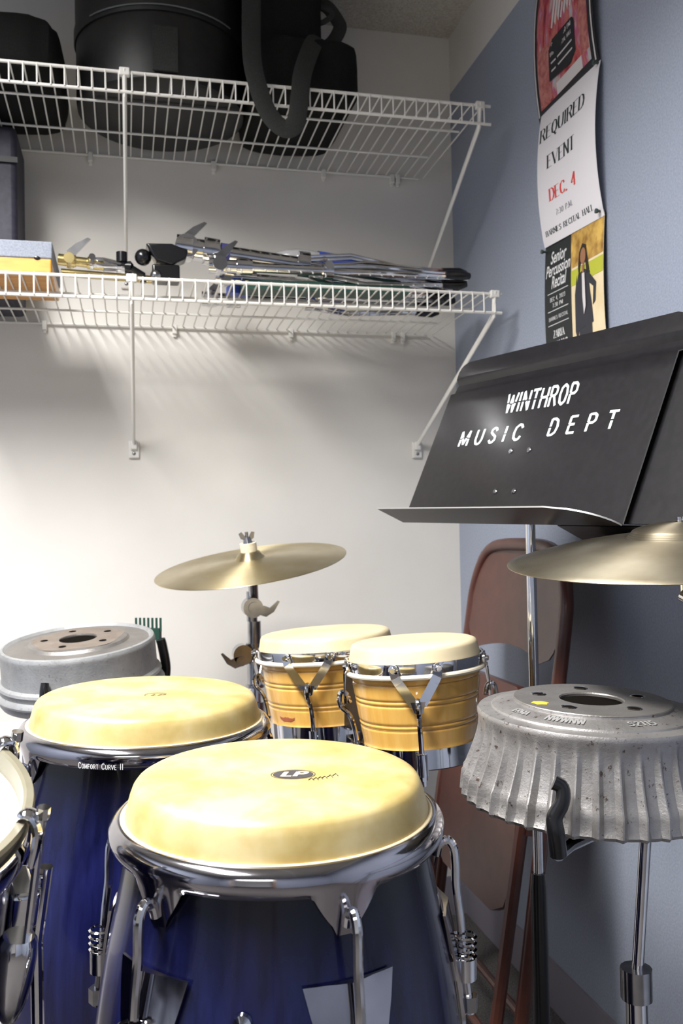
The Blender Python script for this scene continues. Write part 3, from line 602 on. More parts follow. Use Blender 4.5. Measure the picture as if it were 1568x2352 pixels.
# ================================================================== CONGAS
def conga(label, c, n, Rb, lugs, angtext, signature, group=None):
    n = Vector((n[0], n[1], 1)).normalized(); Hh = .7285 if c[2] < -.25 else .741
    Hh = (c[2] + FZ) / n.z
    root = thing('conga_drum', label, 'conga drum', P(*c) - n * Hh, axis=n)
    k = Rb / .1395
    tab = smoothtab([(.002, .1355 * k), (.05, .142 * k), (.12, .156 * k), (.19, .166 * k), (.27, .171 * k), (.36, .168 * k), (.46, .155 * k), (.56, .136 * k), (.64, .122 * k), (Hh - .018, .113 * k)], 6)
    sr = lambda d: interp(tab, d)
    b = MB(); b.lathe([(r, Hh - d) for d, r in tab] + [(.095 * k, Hh - tab[-1][0]), (.12 * k, Hh - .3), (.12 * k, Hh - .02), (.1355 * k, Hh - .002)], 96); sh = b.build('shell', BURST, root, ang=50)
    b = MB(); b.lathe([(.113 * k, .03), (.1165 * k, .03), (.1165 * k, .002), (.110 * k, 0), (.105 * k, 0), (.105 * k, .02)], 72); b.build('bottom_band', CHROME, root)
    # skin: flat playing area, rounded shoulder, collar running down inside the hoop
    Rt = Rb - .0088
    sk = [(.0005, .0352), (Rt * .5, .0353), (Rt * .85, .0353), (Rt - .012, .0350), (Rt - .006, .0340), (Rt - .002, .0318), (Rt + .0005, .0285), (Rt + .003, .022), (Rt + .0055, .013), (Rb - .001, .004), (Rb, -.004)]
    b = MB(); b.lathe([(r, Hh + z) for r, z in sk], 120); skn = b.build('skin', SKIN, root, ang=60)
    b = MB(); rr = Rb + .0005; b.lathe([(rr + .0022 * math.cos(a * PI / 4), Hh + .002 + .0022 * math.sin(a * PI / 4)) for a in range(8)], 120, close=True); b.build('flesh_hoop', BEAD, root)
    # rim with a scallop dropping at every lug
    q = Rb - .1395
    R0 = .1530 + q * .95
    def drop(A):
        a = math.degrees(A); s = 0
        for l in lugs:
            d = abs((a - l + 180) % 360 - 180); s = max(s, max(0, 1 - (d / 11.0) ** 1.6) if d < 11 else 0)
            if d < 3.5: s = 1
        return s
    rim = [(Rb + .0015, .000), (Rb + .003, .0035), (R0 - .009, .0035), (R0 - .004, .0005), (R0 - .0008, -.004), (R0, -.009), (R0 - .001, -.014), (R0 - .0035, -.018), (R0 - .0060, -.021), (R0 - .0072, -.021), (R0 - .0040, -.016), (Rb + .004, -.010), (Rb + .0015, -.004)]
    def rf(i, A, r, z):
        s = drop(A)
        if i in (8, 9): return r - .002 * s, Hh + z - .033 * s
        if i in (7, 10): return r - .0005 * s, Hh + z - .010 * s
        return r, Hh + z
    b = MB(); b.lathe(rim, 240, fn=rf, close=True); rm = b.build('rim', DARKCHROME, root, ang=40)
    # logo on the head
    b = MB(); lo = Vector((.012, -.012, Hh + .0356)); U = Vector((1, -.20, 0)).normalized(); V = Vector((.20, 1, 0)).normalized()
    ov = [(.0185 * math.cos(a * PI / 16), .0130 * math.sin(a * PI / 16)) for a in range(32)]; ring = [(.0205 * math.cos(a * PI / 16), .0150 * math.sin(a * PI / 16)) for a in range(32)]; ri2 = [(.0198 * math.cos(a * PI / 16), .0143 * math.sin(a * PI / 16)) for a in range(32)]
    if signature:
        b.flat(ov, lo, U, V)
        vs = [lo + U * x + V * y for x, y in ring] + [lo + U * x + V * y for x, y in ri2]; b.add(vs, [(i, (i + 1) % 32, 32 + (i + 1) % 32, 32 + i) for i in range(32)])
        for j, (x, y) in enumerate([(.014, -.018), (.018, -.017), (.022, -.015), (.026, -.013), (.031, -.010), (.036, -.006)]):
            b.tube([lo + U * x + V * y, lo + U * (x + .003) + V * (y + .006), lo + U * (x + .005) + V * (y - .001)], .0004, 4)
        b.build('head_logo', LOGO, skn); b = MB(); f = lambda u, v, d=0: lo + U * u + V * v + Vector((0, 0, .0003 + d * .00001)); letters(b, 'LP', -.0105, -.0065, .013, .021, .26, .22, False, fn=f, slant=.25); b.build('head_logo', BEAD, skn)
    else:
        vs = [lo + U * x * .8 + V * y * .9 for x, y in ring] + [lo + U * x * .76 + V * y * .82 for x, y in ri2]; b.add(vs[4:20] + vs[36:52], [(i, i + 1, 17 + i, 16 + i) for i in range(15)])
        f = lambda u, v, d=0: lo + U * u + V * v + Vector((0, 0, .0001 + d * .00001)); letters(b, 'LP', -.007, -.005, .010, .016, .2, .15, False, fn=f, slant=.25); b.build('head_logo', mat('faded_logo', (.22, .17, .07), .5), skn)
    # lettering on the rim
    if angtext:
        b = MB()
        def f(u, v, d=0):
            A = angtext + math.degrees(u / R0); return pol(R0 + .0006 + .0002 * 0 + d * .00001, A, Hh - .0185 + v)
        big = .0066
        x = 0
        for ch_, hh in (('C', 1), ('OMFORT', .78), (' ', 1), ('C', 1), ('URVE', .78), (' ', 1), ('I', 1), ('I', 1)):
            w_ = letters(b, ch_, x, 0, big * hh, None, .16, .11, False, gap=.2, fn=f, wmul=.80); x += w_ * big * hh * .80
        b.build('rim_lettering', mat('white_rim_print', (.85, .85, .85), .5), rm)
    # tuning lugs
    for l in lugs:
        Rl = R0 + .001
        b = MB(); d0 = Vector((0, 0, 0))
        b.tube([pol(R0 - .006, l, Hh - .046), pol(R0 - .003, l, Hh - .036), pol(R0 + .005, l, Hh - .032), pol(R0 + .0105, l, Hh - .040), pol(R0 + .012, l, Hh - .055), pol(R0 + .0125, l, Hh - .075), pol(sr(.10) + .017, l, Hh - .105), pol(sr(.14) + .013, l, Hh - .145), pol(sr(.19) + .013, l, Hh - .195)], .0042, 10, smooth=4); b.build('tension_rod', CHROME, root)
        # side plate wrapped on the shell
        def pl(s, d, out=0): return pol(sr(d) + .0022 + out, l + math.degrees(s / sr(d)), Hh - d)
        b = MB(); rows = [(.086, .038), (.106, .034), (.126, .029), (.148, .023), (.168, .019), (.19, .015), (.205, .020), (.22, .026)]; K = 8; vs = []; fs = []
        for face in (0, 1):
            for d, hw in rows:
                for i in range(K + 1):
                    s = hw * (2 * i / K - 1); vs.append(pl(s, d, (.0025 + .004 * max(0, 1 - abs(s) / .02)) if face else 0))
        m1 = K + 1; KK = len(rows) * m1
        for j in range(len(rows) - 1):
            for i in range(K): a = j * m1 + i; fs += [(a, a + 1, a + m1 + 1, a + m1), (KK + a, KK + a + m1, KK + a + m1 + 1, KK + a + 1)]
            fs += [(j * m1, (j + 1) * m1, KK + (j + 1) * m1, KK + j * m1), (j * m1 + K, KK + j * m1 + K, KK + (j + 1) * m1 + K, (j + 1) * m1 + K)]
        for i in range(K): fs += [(i, KK + i, KK + i + 1, i + 1)]; a = (len(rows) - 1) * m1 + i; fs += [(a, a + 1, KK + a + 1, KK + a)]
        b.add(vs, fs); sp_ = b.build('side_plate', DARKCHROME, root, ang=30)  # darker chrome colour stands in for the dim room it would mirror
        b = MB(); c0 = pol(sr(.15) + .013, l, Hh - .142); b.tube([c0, c0 - Vector((0, 0, .02))], .0105, 14)
        for j in range(4):
            z = Hh - .122 - .0060 * j; b.lathe([(.0095, -.0012), (.0115, 0), (.0095, .0012)], 14, c=(c0.x, c0.y, z))
        b.box(pol(sr(.15) + .006, l, Hh - .152), (.014, .014, .018), (0, 0, math.radians(l))); b.build('lug_socket', CHROME, sp_)
        b = MB(); c1 = pol(sr(.18) + .013, l, Hh - .178); b.tube([c1, c1 - Vector((0, 0, .014))], .008, 6); b.build('tuning_nut', DCHROME, sp_)
    for gi in range(len(lugs)):
        if gi % 2 == 0: continue
        a0 = lugs[gi]; a1 = lugs[(gi + 1) % len(lugs)]; am = a0 + ((a1 - a0) % 360) / 2
        for d in (.110, .139):
            b = MB(); p = pol(sr(d), am, Hh - d); q_ = pol(sr(d) + .007, am, Hh - d); b.tube([p, p + (q_ - p) * .5, q_], [.0075, .0068, .0025], 14); b.build('vent_rivet', CHROME, sh)
    return root
conga('front conga drum, darkest blue shell nearest the camera, printed logo on its yellow skin', (-.7083, -1.3945, -.2565), (.007, -.031), .1395, [158, 219, 282, 350, 40, 98], None, True)
conga('rear conga drum behind the front one, lettering on its chrome rim', (-.8179, -1.0024, -.2438), (.017, -.029), .149, [156, 205, 12, 318, 60, 108], 240.5, False)

# ================================================================== BONGOS
nB = Vector((-.0493, .0174, 1)).normalized()
bz = -.33
bongo = thing('bongo_drums', 'pair of honey wood bongos with pale skins joined side by side on a stand', 'bongo drums', P(-.4865, -.876, bz), axis=nB)
Binv = (Matrix.Translation(bongo.location) @ bongo.rotation_euler.to_matrix().to_4x4()).inverted()
def bongo_drum(c, k, base):
    cl = Binv @ P(*c); X, Y, Z = cl
    def T(v): return Vector((X, Y, Z)) + v
    Rr = .0979 * k if k == 1 else .1155
    Rs, Rt, Rk = Rr - .004, Rr - .0085, Rr - .0035
    b = MB(); tab = [(Rr - .007, -.004), (Rr - .0068, -.010), (Rr - .0085, -.014), (Rr - .0095, -.017), (Rr - .0095, -.031)]
    Rbt = Rr - .0185
    prof = []; z = -.004
    gro = (-.013, -.0345, -.041, -.0675, -.074)
    N = 60
    for i in range(N + 1):
        z = -.003 - .100 * i / N; r = (Rr - .0065) + (Rbt - (Rr - .0065)) * ((i / N) ** 1.15)
        for g in gro: r -= .0016 * math.exp(-((z - g) / .0012) ** 2)
        prof.append((r, z))
    b.lathe(prof, 96, c=(X, Y, Z))
    b2 = MB()
    sh = b.build('wooden_shell', WOOD, bongo, ang=60)
    b = MB()
    for g in gro:
        i = int(round((-.003 - g) / .100 * N)); r = prof[i][0]
        b.lathe([(r - .0002, g + .0013), (r + .0005, g + .0006), (r + .0005, g - .0006), (r - .0002, g - .0013)], 96, c=(X, Y, Z))
    b.build('groove_lines', GROOVE, sh)
    sk = [(.0005, .0376), (Rt * .6, .0378), (Rt - .012, .0378), (Rt - .006, .0372), (Rt - .0015, .0352), (Rt + .0004, .031), (Rt + .0022, .022), (Rt + .0042, .013), (Rt + .005, .008)]
    b = MB(); b.lathe(sk, 96, c=(X, Y, Z)); b.build('skin', BSKIN, bongo, ang=60)
    b = MB(); b.lathe([(Rr - .0035, .0165), (Rr - .0008, .0165), (Rr - .0004, .012), (Rr - .0010, .002), (Rr - .003, .001), (Rr - .0035, .008)], 96, close=True, c=(X, Y, Z)); b.build('chrome_hoop', CHROME, bongo)
    b = MB(); b.lathe([(Rr - .0015 + .0042 * math.cos(a * PI / 5), -.0015 + .0036 * math.sin(a * PI / 5)) for a in range(10)], 96, close=True, c=(X, Y, Z)); b.build('cushion_ring', CUSH, bongo)
    b = MB(); b.lathe([(Rbt + .0015, -.1), (Rbt + .0035, -.1), (Rbt + .003, -.126), (Rbt, -.128), (Rbt - .002, -.126), (Rbt - .002, -.1)], 96, close=True, c=(X, Y, Z)); b.build('bottom_band', CHROME, bongo)
    for j in range(4):
        A = base + 90 * j
        # Y shaped lug plate: two arms from the hoop meeting in a tongue
        b = MB()
        def yp(da, z, out): return T(pol(Rr + out, A + da, z))
        ap = yp(0, -.038, .0035)
        for sg in (-1, 1):
            pts = [yp(sg * 17, .010, .0015), yp(sg * 15.5, .000, .0045), yp(sg * 13, -.008, .004), yp(sg * 3.2, -.035, .004)]
            dirn = pol(1, A, 0)
            tang = pol(1, A + 90, 0)
            for p_, q_ in zip(pts, pts[1:]):
                d = (q_ - p_).normalized(); s_ = d.cross(dirn).normalized() * .0062
                vs = [p_ - s_, p_ + s_, q_ + s_, q_ - s_]; vs += [v + dirn * .0018 for v in vs]
                b.add(vs, [(0, 1, 2, 3), (4, 7, 6, 5), (0, 4, 5, 1), (1, 5, 6, 2), (2, 6, 7, 3), (3, 7, 4, 0)])
        b.prism([(-.010, .006), (.010, .006), (.006, -.008), (0, -.011), (-.006, -.008)], ap, pol(1, A + 90, 0), Vector((0, 0, 1)), pol(1, A, 0), .0022)
        lp = b.build('lug_plate', CHROME, bongo, ang=30)
        for sg in (-1, 1):
            b = MB(); p_ = yp(sg * 17, .010, .001); o_ = pol(1, A + sg * 17, 0); b.tube([p_, p_ + o_ * .003, p_ + o_ * .0035, p_ + o_ * .007], [.0068, .0068, .0045, .0035], 14); b.build('bolt', CHROME, lp)
        b = MB(); b.tube([T(pol(Rr - .002, A, -.046)), T(pol(Rr + .002, A, -.033)), T(pol(Rr + .0085, A, -.030)), T(pol(Rr + .0125, A, -.037)), T(pol(Rr + .0115, A, -.05)), T(pol(Rbt + .017, A, -.066)), T(pol(Rbt + .0105, A, -.10)), T(pol(Rbt + .0105, A, -.145))], .0036, 10, smooth=4); b.build('tension_rod', CHROME, bongo)
        b = MB(); b.tube([T(pol(Rbt + .0095, A, -.103)), T(pol(Rbt + .0095, A, -.132))], .0078, 16); b.tube([T(pol(Rbt + .0095, A, -.132)), T(pol(Rbt + .0095, A, -.138))], .0055, 6); b.build('lug_socket', CHROME, bongo)
    return Vector((X, Y, Z)), Rbt
cR, _ = bongo_drum((-.445, -.9932, -.1935), 1, 253)
cL, _ = bongo_drum((-.5217, -.7548, -.202), 1.18, 243)
mid = (cR + cL) / 2; dr = (cR - cL).normalized(); side = Vector((-dr.y, dr.x, 0))
b = MB(); rot = Matrix((dr, side, Vector((0, 0, 1)))).transposed(); b.box(mid + dr * -.008 + Vector((0, 0, -.062)), (.078, .06, .085), rot); b.build('centre_block', mat('black_stained_wood', (.02, .015, .012), .4), bongo, bev=.003)
b = MB(); # maroon badge on the shell of the rear-left drum
def bd(u, v): A = 214 + math.degrees(u / .1); return cL + pol(.1152 - .0065 - .0105 + .0012, A, -.082 + v)
pts = [(-.016, -.007), (-.018, 0), (-.016, .007), (-.008, .010), (.008, .010), (.016, .007), (.018, 0), (.016, -.007), (.008, -.010), (-.008, -.010)]
b.add([bd(0, 0)] + [bd(*p) for p in pts] + [bd(0, 0) * 1.0] , [(0, 1 + i, 1 + (i + 1) % 10) for i in range(10)]); b.build('maker_badge', MAROON, bongo)
# stand for the bongos
bs2 = thing('bongo_stand', 'chrome and black stand under the bongo drums, mostly hidden by the congas', 'stand', P(-.483, -.868, -FZ))
zt2 = .30 + .34
b = MB(); b.tube([(0, 0, .05), (0, 0, .60)], .0125, 16); b.build('stand_tube', BLACK, bs2)
b = MB(); b.tube([(0, 0, .58), (0, 0, .655)], .016, 16); b.box((0, 0, .655), (.05, .04, .018)); b.build('mounting_clamp', DCHROME, bs2, bev=.002)
for k in range(3):
    A = 75 + 120 * k; b = MB(); b.tube([pol(.014, A, .34), pol(.20, A, .014)], .0065, 8); lg = b.build('leg', DCHROME, bs2); b = MB(); b.tube([pol(.19, A, .022), pol(.208, A, .006)], .011, 10); b.build('rubber_foot', BLACK, lg)

# ================================================================== BRAKE DRUMS (used as percussion)
nK = Vector((.0268, -.0335, 1)).normalized()
kc = P(-.3473, -1.3192, -.1893)
bk = thing('brake_drum', 'finned rusty silver brake drum with a yellow paint mark, at right', 'brake drum', kc - nK * .1085, axis=nK, rotz=0)
Z0 = .1085
def facet(A, N=38): f = (A / (2 * PI) * N) % 1; return f
def kf(i, A, r, z):
    if z > -.020 or i < 3: return r, Z0 + z
    a = interp([(-.108, .0092), (-.082, .0095), (-.060, .0072), (-.038, .0036), (-.022, 0)], z)
    f = facet(A + .03); g = 4 * f * (1 - f); g = min(1, g * 1.35)
    if z < -.104: a *= .6
    return r - a * g, Z0 + z
side_p = [(.1226, -.012), (.1238, -.0145), (.1238, -.018), (.1225, -.024), (.1232, -.032), (.1250, -.040), (.1280, -.050), (.1315, -.060), (.1358, -.071), (.1395, -.080), (.1418, -.0835), (.1425, -.090), (.1430, -.098), (.1428, -.1045), (.1405, -.1080), (.129, -.1085), (.127, -.10), (.118, -.02), (.115, -.018)]
b = MB(); b.lathe(side_p[:15], 38 * 14, fn=kf); body = b.build('finned_drum_wall', IRON, bk, ang=28)
b = MB(); b.lathe([(.1325, Z0 - .1075), (.124, Z0 - .1075), (.122, Z0 - .098), (.112, Z0 - .022), (.035, Z0 - .014)], 96); b.build('inner_wall', HOLE, bk)
b = MB(); b.lathe([(.0845, -.0008), (.0850, -.003), (.1040, -.0072), (.1075, -.0088), (.1085, -.0108), (.1100, -.0112), (.1222, -.0122), (.1228, -.0128)], 160, fn=lambda i, A, r, z: (r, Z0 + z)); b.build('top_shoulder', IRON, bk, ang=20)
b = MB(); holes = []
b.lathe([(.0338, -.004), (.0338, -.001), (.0350, .0004), (.050, .0004), (.060, .0004), (.0838, .0004), (.0848, -.0006)], 160, fn=lambda i, A, r, z: (r, Z0 + z)); b.build('hub_plate', IRON2, bk, ang=25)
for j in range(5):
    A = 218 + 72 * j; c = pol(.0575, A, Z0)
    b = MB(); b.lathe([(.0062, .0012), (.0078, .0014), (.0088, .0005)], 20, c=c); hb = b.build('stud_hole', CHROME, bk)
    b = MB(); b.disc(.0062, .0009, 20, c); b.build('bore', HOLE, hb)
b = MB(); b.disc(.0337, -.0035, 48, (0, 0, Z0)); b.build('centre_bore', HOLE, bk)
b = MB(); c = pol(.068, 190, Z0 + .0007); b.add([c + pol(.009 * (1 + .15 * math.sin(3 * k)), k * 30 + 20, 0) * 1.0 for k in range(12)], [tuple(range(12))]); b.build('yellow_mark', YELL, bk, label='yellow paint dab')
b = MB(); rotb = Euler((0, 0, math.radians(322))).to_matrix(); b.box(pol(.108, 322, Z0 - .006), (.016, .042, .013), rotb); b.box(pol(.1085, 308, Z0 - .0065), (.014, .006, .012), Euler((0, 0, math.radians(308))).to_matrix()); b.build('balance_block', RUST, bk, bev=.0015)
b = MB()
def cf(a0, r0):
    def f(u, v, d=0):
        A = a0 + math.degrees(u / r0); r = r0 + .0 + (v - .004) * -1.0; zz = Z0 - .0030 - (r - .085) / .019 * .0042 + .0009 + d * .00001
        return pol(r, A, zz)
    return f
letters(b, 'S2115', 0, 0, .0085, .030, .22, .16, False, fn=cf(263, .096)); letters(b, 'NWWNW', 0, 0, .0105, .040, .24, .18, False, fn=cf(214, .097)); letters(b, 'FORD', 0, 0, .009, .022, .22, .18, False, fn=cf(186, .097)) if False else letters(b, 'ERMA', 0, 0, .008, .022, .22, .18, False, fn=cf(188, .097))
b.build('cast_lettering', WHM if False else mat('bright_cast_metal', (.62, .61, .60), .35, .6), bk)
# stand below it: hub, arms with rubber tips, pole, tripod
def percussion_stand(label, hub, arms, foot, legs0, Rarm):
    t = thing('drum_stand', label, 'drum stand', P(foot[0], foot[1], -FZ)); b0 = t.location; h = P(*hub) - b0
    b = MB(); b.tube([h + Vector((0, 0, .02)), h - Vector((0, 0, .03))], .02, 18); b.build('basket_hub', BLACK, t)
    for pts, rad in arms:
        q = [P(*p) - b0 for p in pts]
        b = MB(); b.tube([h] + q[:2], .0065, 10); a = b.build('basket_arm', DCHROME, t)
        b = MB(); b.tube(q[1:], rad, 14, smooth=5); b.build('rubber_tip', BLACK, a)
    b = MB(); b.tube([h, Vector((0, 0, .45))], .0068, 14); b.build('upper_tube', CHROME, t)
    b = MB(); b.tube([(0, 0, .03), (0, 0, .47)], .0125, 14); b.build('lower_tube', CHROME, t)
    b = MB(); b.tube([(0, 0, .44), (0, 0, .475)], .018, 14); b.build('height_clamp', DCHROME, t)
    for k in range(3):
        A = legs0 + 120 * k; b = MB(); b.tube([pol(.014, A, .30), pol(.21, A, .013)], .0055, 8); lg = b.build('leg', CHROME, t); b = MB(); b.tube([pol(.20, A, .020), pol(.216, A, .007)], .011, 10); b.build('rubber_foot', BLACK, lg)
    return t
zb = -.1893 - .1085
def kp(deg, r, z): v = pol(r, deg, 0); return (-.3473 - .0029 + v.x, -1.3192 + .0036 + v.y, z)
arms = []
for deg in (230, 350, 110):
    arms.append(([kp(deg, .10, zb - .020), kp(deg, .148, zb - .014), kp(deg, .1545, zb + .008), kp(deg - .5, .153, zb + .022), kp(deg + 2.0, .1495, zb + .036), kp(deg + 2.0, .1465, zb + .049), kp(deg - 1.0, .1480, zb + .054)], [.0085, .0085, .0078, .0072, .0070, .0074]))
percussion_stand('chrome stand with black rubber arms cradling the finned brake drum', (-.262, -1.285, zb - .03), arms, (-.276, -1.276), 30, .15)

# left brake drum
nG = Vector((-.0684, -.1245, 1)).normalized(); gc = P(-.9257, -.5637, -.1814)
g2 = thing('brake_drum', 'smooth grey ridged brake drum with rusty centre, at left by the white wall', 'brake drum', gc - nG * .098, axis=nG)
Z1 = .098
b = MB(); b.lathe([(.1215, -.0055), (.1255, -.001), (.1300, -.002), (.1318, -.006), (.1322, -.010), (.1318, -.014), (.1322, -.050), (.1330, -.056), (.1380, -.060), (.1395, -.064), (.1375, -.068), (.1372, -.073), (.1420, -.077), (.1440, -.081), (.1435, -.084), (.1400, -.086), (.1395, -.092), (.1360, -.0980), (.128, -.098)], 144, fn=lambda i, A, r, z: (r, Z1 + z)); b.build('drum_wall', IRON3, g2, ang=30)
b = MB(); b.lathe([(.0320, -.010), (.0320, .0015), (.0335, .0025), (.080, .0020), (.084, .0005), (.088, -.0040), (.1215, -.0055)], 128, fn=lambda i, A, r, z: (r, Z1 + z)); b.build('hub_plate', [IRON2], g2, ang=25)
b = MB(); b.lathe([(.0325, .0027), (.040, .0029), (.050, .0028), (.078, .0022)], 96, fn=lambda i, A, r, z: (r + .004 * math.sin(5 * A) * (i == 3), Z1 + z)); b.build('rust_ring', RUST, g2)
b = MB(); b.disc(.0318, -.001, 40, (0, 0, Z1)); b.build('centre_bore', HOLE, g2)
b = MB(); b.lathe([(.1355, Z1 - .0978), (.128, Z1 - .0978), (.126, Z1 - .012), (.032, Z1 - .011)], 64); b.build('inner_wall', HOLE, g2)
for j in range(5):
    b = MB(); b.disc(.0065, .0032, 18, pol(.0575, 30 + 72 * j, Z1)); b.build('stud_hole', HOLE, g2)
zb2 = -.1814 - .098
def gp(deg, r, z): v = pol(r, deg, 0); return (-.9257 + .0067 + v.x, -.5637 + .0122 + v.y, z)
arms = [([gp(249, .09, zb2 - .03), gp(249, .146, zb2 - .018), gp(249, .1505, zb2 + .01), gp(249, .150, zb2 + .03), gp(249, .147, zb2 + .044)], [.0075, .0075, .0075, .0065]),
        ([gp(20, .09, zb2 - .02), gp(20, .150, zb2 - .006), gp(20, .156, zb2 + .03), gp(20, .150, zb2 + .07), gp(20, .146, zb2 + .085)], [.009, .009, .009, .009]),
        ([gp(130, .09, zb2 - .02), gp(130, .148, zb2 - .010), gp(130, .154, zb2 + .02), gp(130, .149, zb2 + .06)], [.009, .009, .009])]
st2 = percussion_stand('chrome stand under the smooth grey brake drum beside the white wall', (-.919, -.5515, zb2 - .04), arms, (-.919, -.5515), 70, .15)
# ribbed clamp tip rising behind the grey drum
b = MB(); o_ = P(*gp(38, .150, -.195)) - st2.location
for k in range(7): b.box(o_ + Vector((-.024 + .0075 * k, .02 - .004 * k, .024)), (.0042, .006, .026))
b.box(o_ + Vector((-.003, .010, .006)), (.052, .012, .022), (0, 0, -.45)); b.build('ribbed_rubber_grip', GREEN, st2)

# ================================================================== FLOOR TOM at the left edge
nT = Vector((.15, -.2, 1)).normalized(); tc = P(-1.0891, -1.4748, -.186)
RT = .178
tom = thing('floor_tom', 'blue drum with white head and chrome fittings, cut by the left edge', 'drum', tc - nT * .36, axis=nT)
HT = .36
b = MB(); b.lathe([(.1655, HT - .021), (.1655, .0), (.160, .0), (.160, HT - .021)], 96, close=True); b.build('shell', LACQ, tom)
b = MB(); b.lathe([(.0005, HT - .0165), (.155, HT - .0165), (.1640, HT - .0164), (.1656, HT - .0175)], 96); b.build('drum_head', WHITEHEAD, tom)
b = MB(); b.lathe([(.1655, HT - .018), (.1668, HT - .002), (.1690, .0 + HT), (.1745, HT - .0005), (.1760, HT - .004), (.1725, HT - .008), (.1700, HT - .022)], 120); b.build('cream_hoop', CREAM, tom)
b = MB(); b.lathe([(.1700, HT - .018), (.1745, HT - .016), (.1770, HT - .022), (.1778, HT - .032), (.1750, HT - .040), (.1690, HT - .041)], 120, close=True); b.build('chrome_hoop', CHROME, tom)
for j, A in enumerate((352, 37, 82, 127, 172, 217, 262, 307)):
    b = MB(); tg_ = Vector((-math.sin(math.radians(A)), math.cos(math.radians(A)), 0)); rd_ = pol(1, A, 0)
    # claw folding over the hoop
    b.tube([pol(.166, A, HT - .004), pol(.171, A, HT + .004), pol(.179, A, HT + .003), pol(.184, A, HT - .010), pol(.1825, A, HT - .036)], [.004, .007, .0085, .0085, .007], 12, smooth=4, flat=.55, up=(0, 0, 1)); b.build('hoop_claw', CHROME, tom)
    b = MB(); b.tube([pol(.186, A, HT + .006), pol(.1865, A, HT - .10)], .0032, 10); b.tube([pol(.186, A, HT + .003), pol(.186, A, HT + .012)], .0052, 8); b.build('tension_rod', CHROME, tom)
    b = MB(); p_ = [(.012, 0), (.0145, .004), (.0155, .015), (.0150, .035), (.0125, .055), (.008, .070), (.002, .078)]
    b.tube([pol(.1800, A, HT - .096 - z) for r, z in p_], [r for r, z in p_], 18)
    b.build('lug_casting', CHROME, tom, ang=50)
for A in (14, 134, 254):
    b = MB(); b.box(pol(.176, A, HT - .115), (.022, .05, .05), (0, 0, math.radians(A))); b.box(pol(.188, A, HT - .115), (.010, .022, .032), (0, 0, math.radians(A))); lb = b.build('leg_bracket', CHROME, tom, bev=.004)
    rt = nT.to_track_quat('Z', 'Y')
    Minv = (Matrix.Translation(tom.location) @ tom.rotation_euler.to_matrix().to_4x4()).inverted(); pt = Minv.inverted() @ pol(.196, A, HT - .13); lowp = Minv @ Vector((pt.x, pt.y, .008)); top = pol(.196, A, HT - .08)
    b = MB(); b.tube([top, pol(.196, A, HT - .15), lowp], .0055, 10); lg = b.build('leg', CHROME, tom); b = MB(); b.tube([lowp + (pol(.196, A, HT - .15) - lowp).normalized() * .03, lowp], .011, 10); b.build('rubber_foot', BLACK, lg)

# small white box with printed sheet behind the left drums
bx = thing('cardboard_box', 'white box with printed papers beneath the grey brake drum', 'box', P(-1.13, -.30, -FZ))
b = MB(); b.box((0, 0, .30), (.40, .20, .60)); b.build('box_body', PAPER, bx, bev=.002)
b = MB(); b.box((.02, -.02, .602), (.28, .13, .003)); b.box((.1, -.04, .6045), (.10, .08, .002)); b.build('printed_sheet', mat('grey_print', (.5, .5, .52), .6), bx)

# ================================================================== THINGS ON THE UPPER SHELF
ZU = .9085 + .0035
# round black drum case
cs = thing('drum_case', 'large round black drum case on the upper wire shelf', 'drum case', P(-.752, -.213, ZU))
b = MB(); b.lathe([(.0005, 0), (.17, 0), (.178, .006), (.180, .02), (.180, .138), (.1795, .140), (.183, .1405), (.184, .144), (.184, .168), (.183, .172), (.181, .173), (.181, .30), (.175, .318), (.16, .325), (.0005, .325)], 96); b.build('case_body', BLKPLAS, cs, ang=40)
b = MB(); b.tube([pol(.186, 268 + a, .15) for a in range(-50, 51, 5)], .0016, 8); b.build('lid_bead', mat('pale_case_edge', (.12, .13, .13), .4), cs)  # paler bead along the front arc of the lid rim
b = MB(); b.box((.0, -.186, .06), (.05, .006, .09)); b.build('buckle_strap', WEB, cs)
# soft bag with straps
bag = thing('gig_bag', 'soft black gig bag with hanging straps on the upper shelf', 'bag', P(-.455, -.215, ZU))
def softbox(d, n=10, e=4.0, sag=.0):
    b = MB(); x, y, z = d; vs = []; fs = []; A = 36; B = 18
    for j in range(B + 1):
        ph = -PI / 2 + PI * j / B; cz, sz = math.cos(ph), math.sin(ph)
        for i in range(A):
            th = 2 * PI * i / A; c, s = math.cos(th), math.sin(th)
            f = lambda v, p: math.copysign(abs(v) ** p, v)
            k = 2 / e; X, Y, Z_ = x / 2 * f(cz, k) * f(c, k), y / 2 * f(cz, k) * f(s, k), z / 2 * f(sz, k)
            wv_ = 1 + .018 * math.sin(7 * th + 5 * ph) + .012 * math.sin(13 * th)
            vs.append((X * wv_, Y * wv_, Z_ + z / 2))
    for j in range(B):
        for i in range(A): fs.append((j * A + i, j * A + (i + 1) % A, (j + 1) * A + (i + 1) % A, (j + 1) * A + i))
    b.add(vs, fs); return b
sb = softbox((.235, .37, .135), e=5); sb.build('lower_pocket', NYLON, bag, ang=60)
sb = softbox((.150, .30, .42), e=5); sb.v = [(x - .032, y, z + .002) for x, y, z in sb.v]; sb.build('bag_body', NYLON, bag, ang=60)
def ribbon(pts, wd, name, parent, org, side=None, m=WEB):
    pts = [P(*p) - org for p in pts]; b = MB(); b.tube(pts, wd / 2, 8, smooth=6, flat=.12, up=(0, 1, 0)); return b.build(name, m, parent)
bo = bag.location
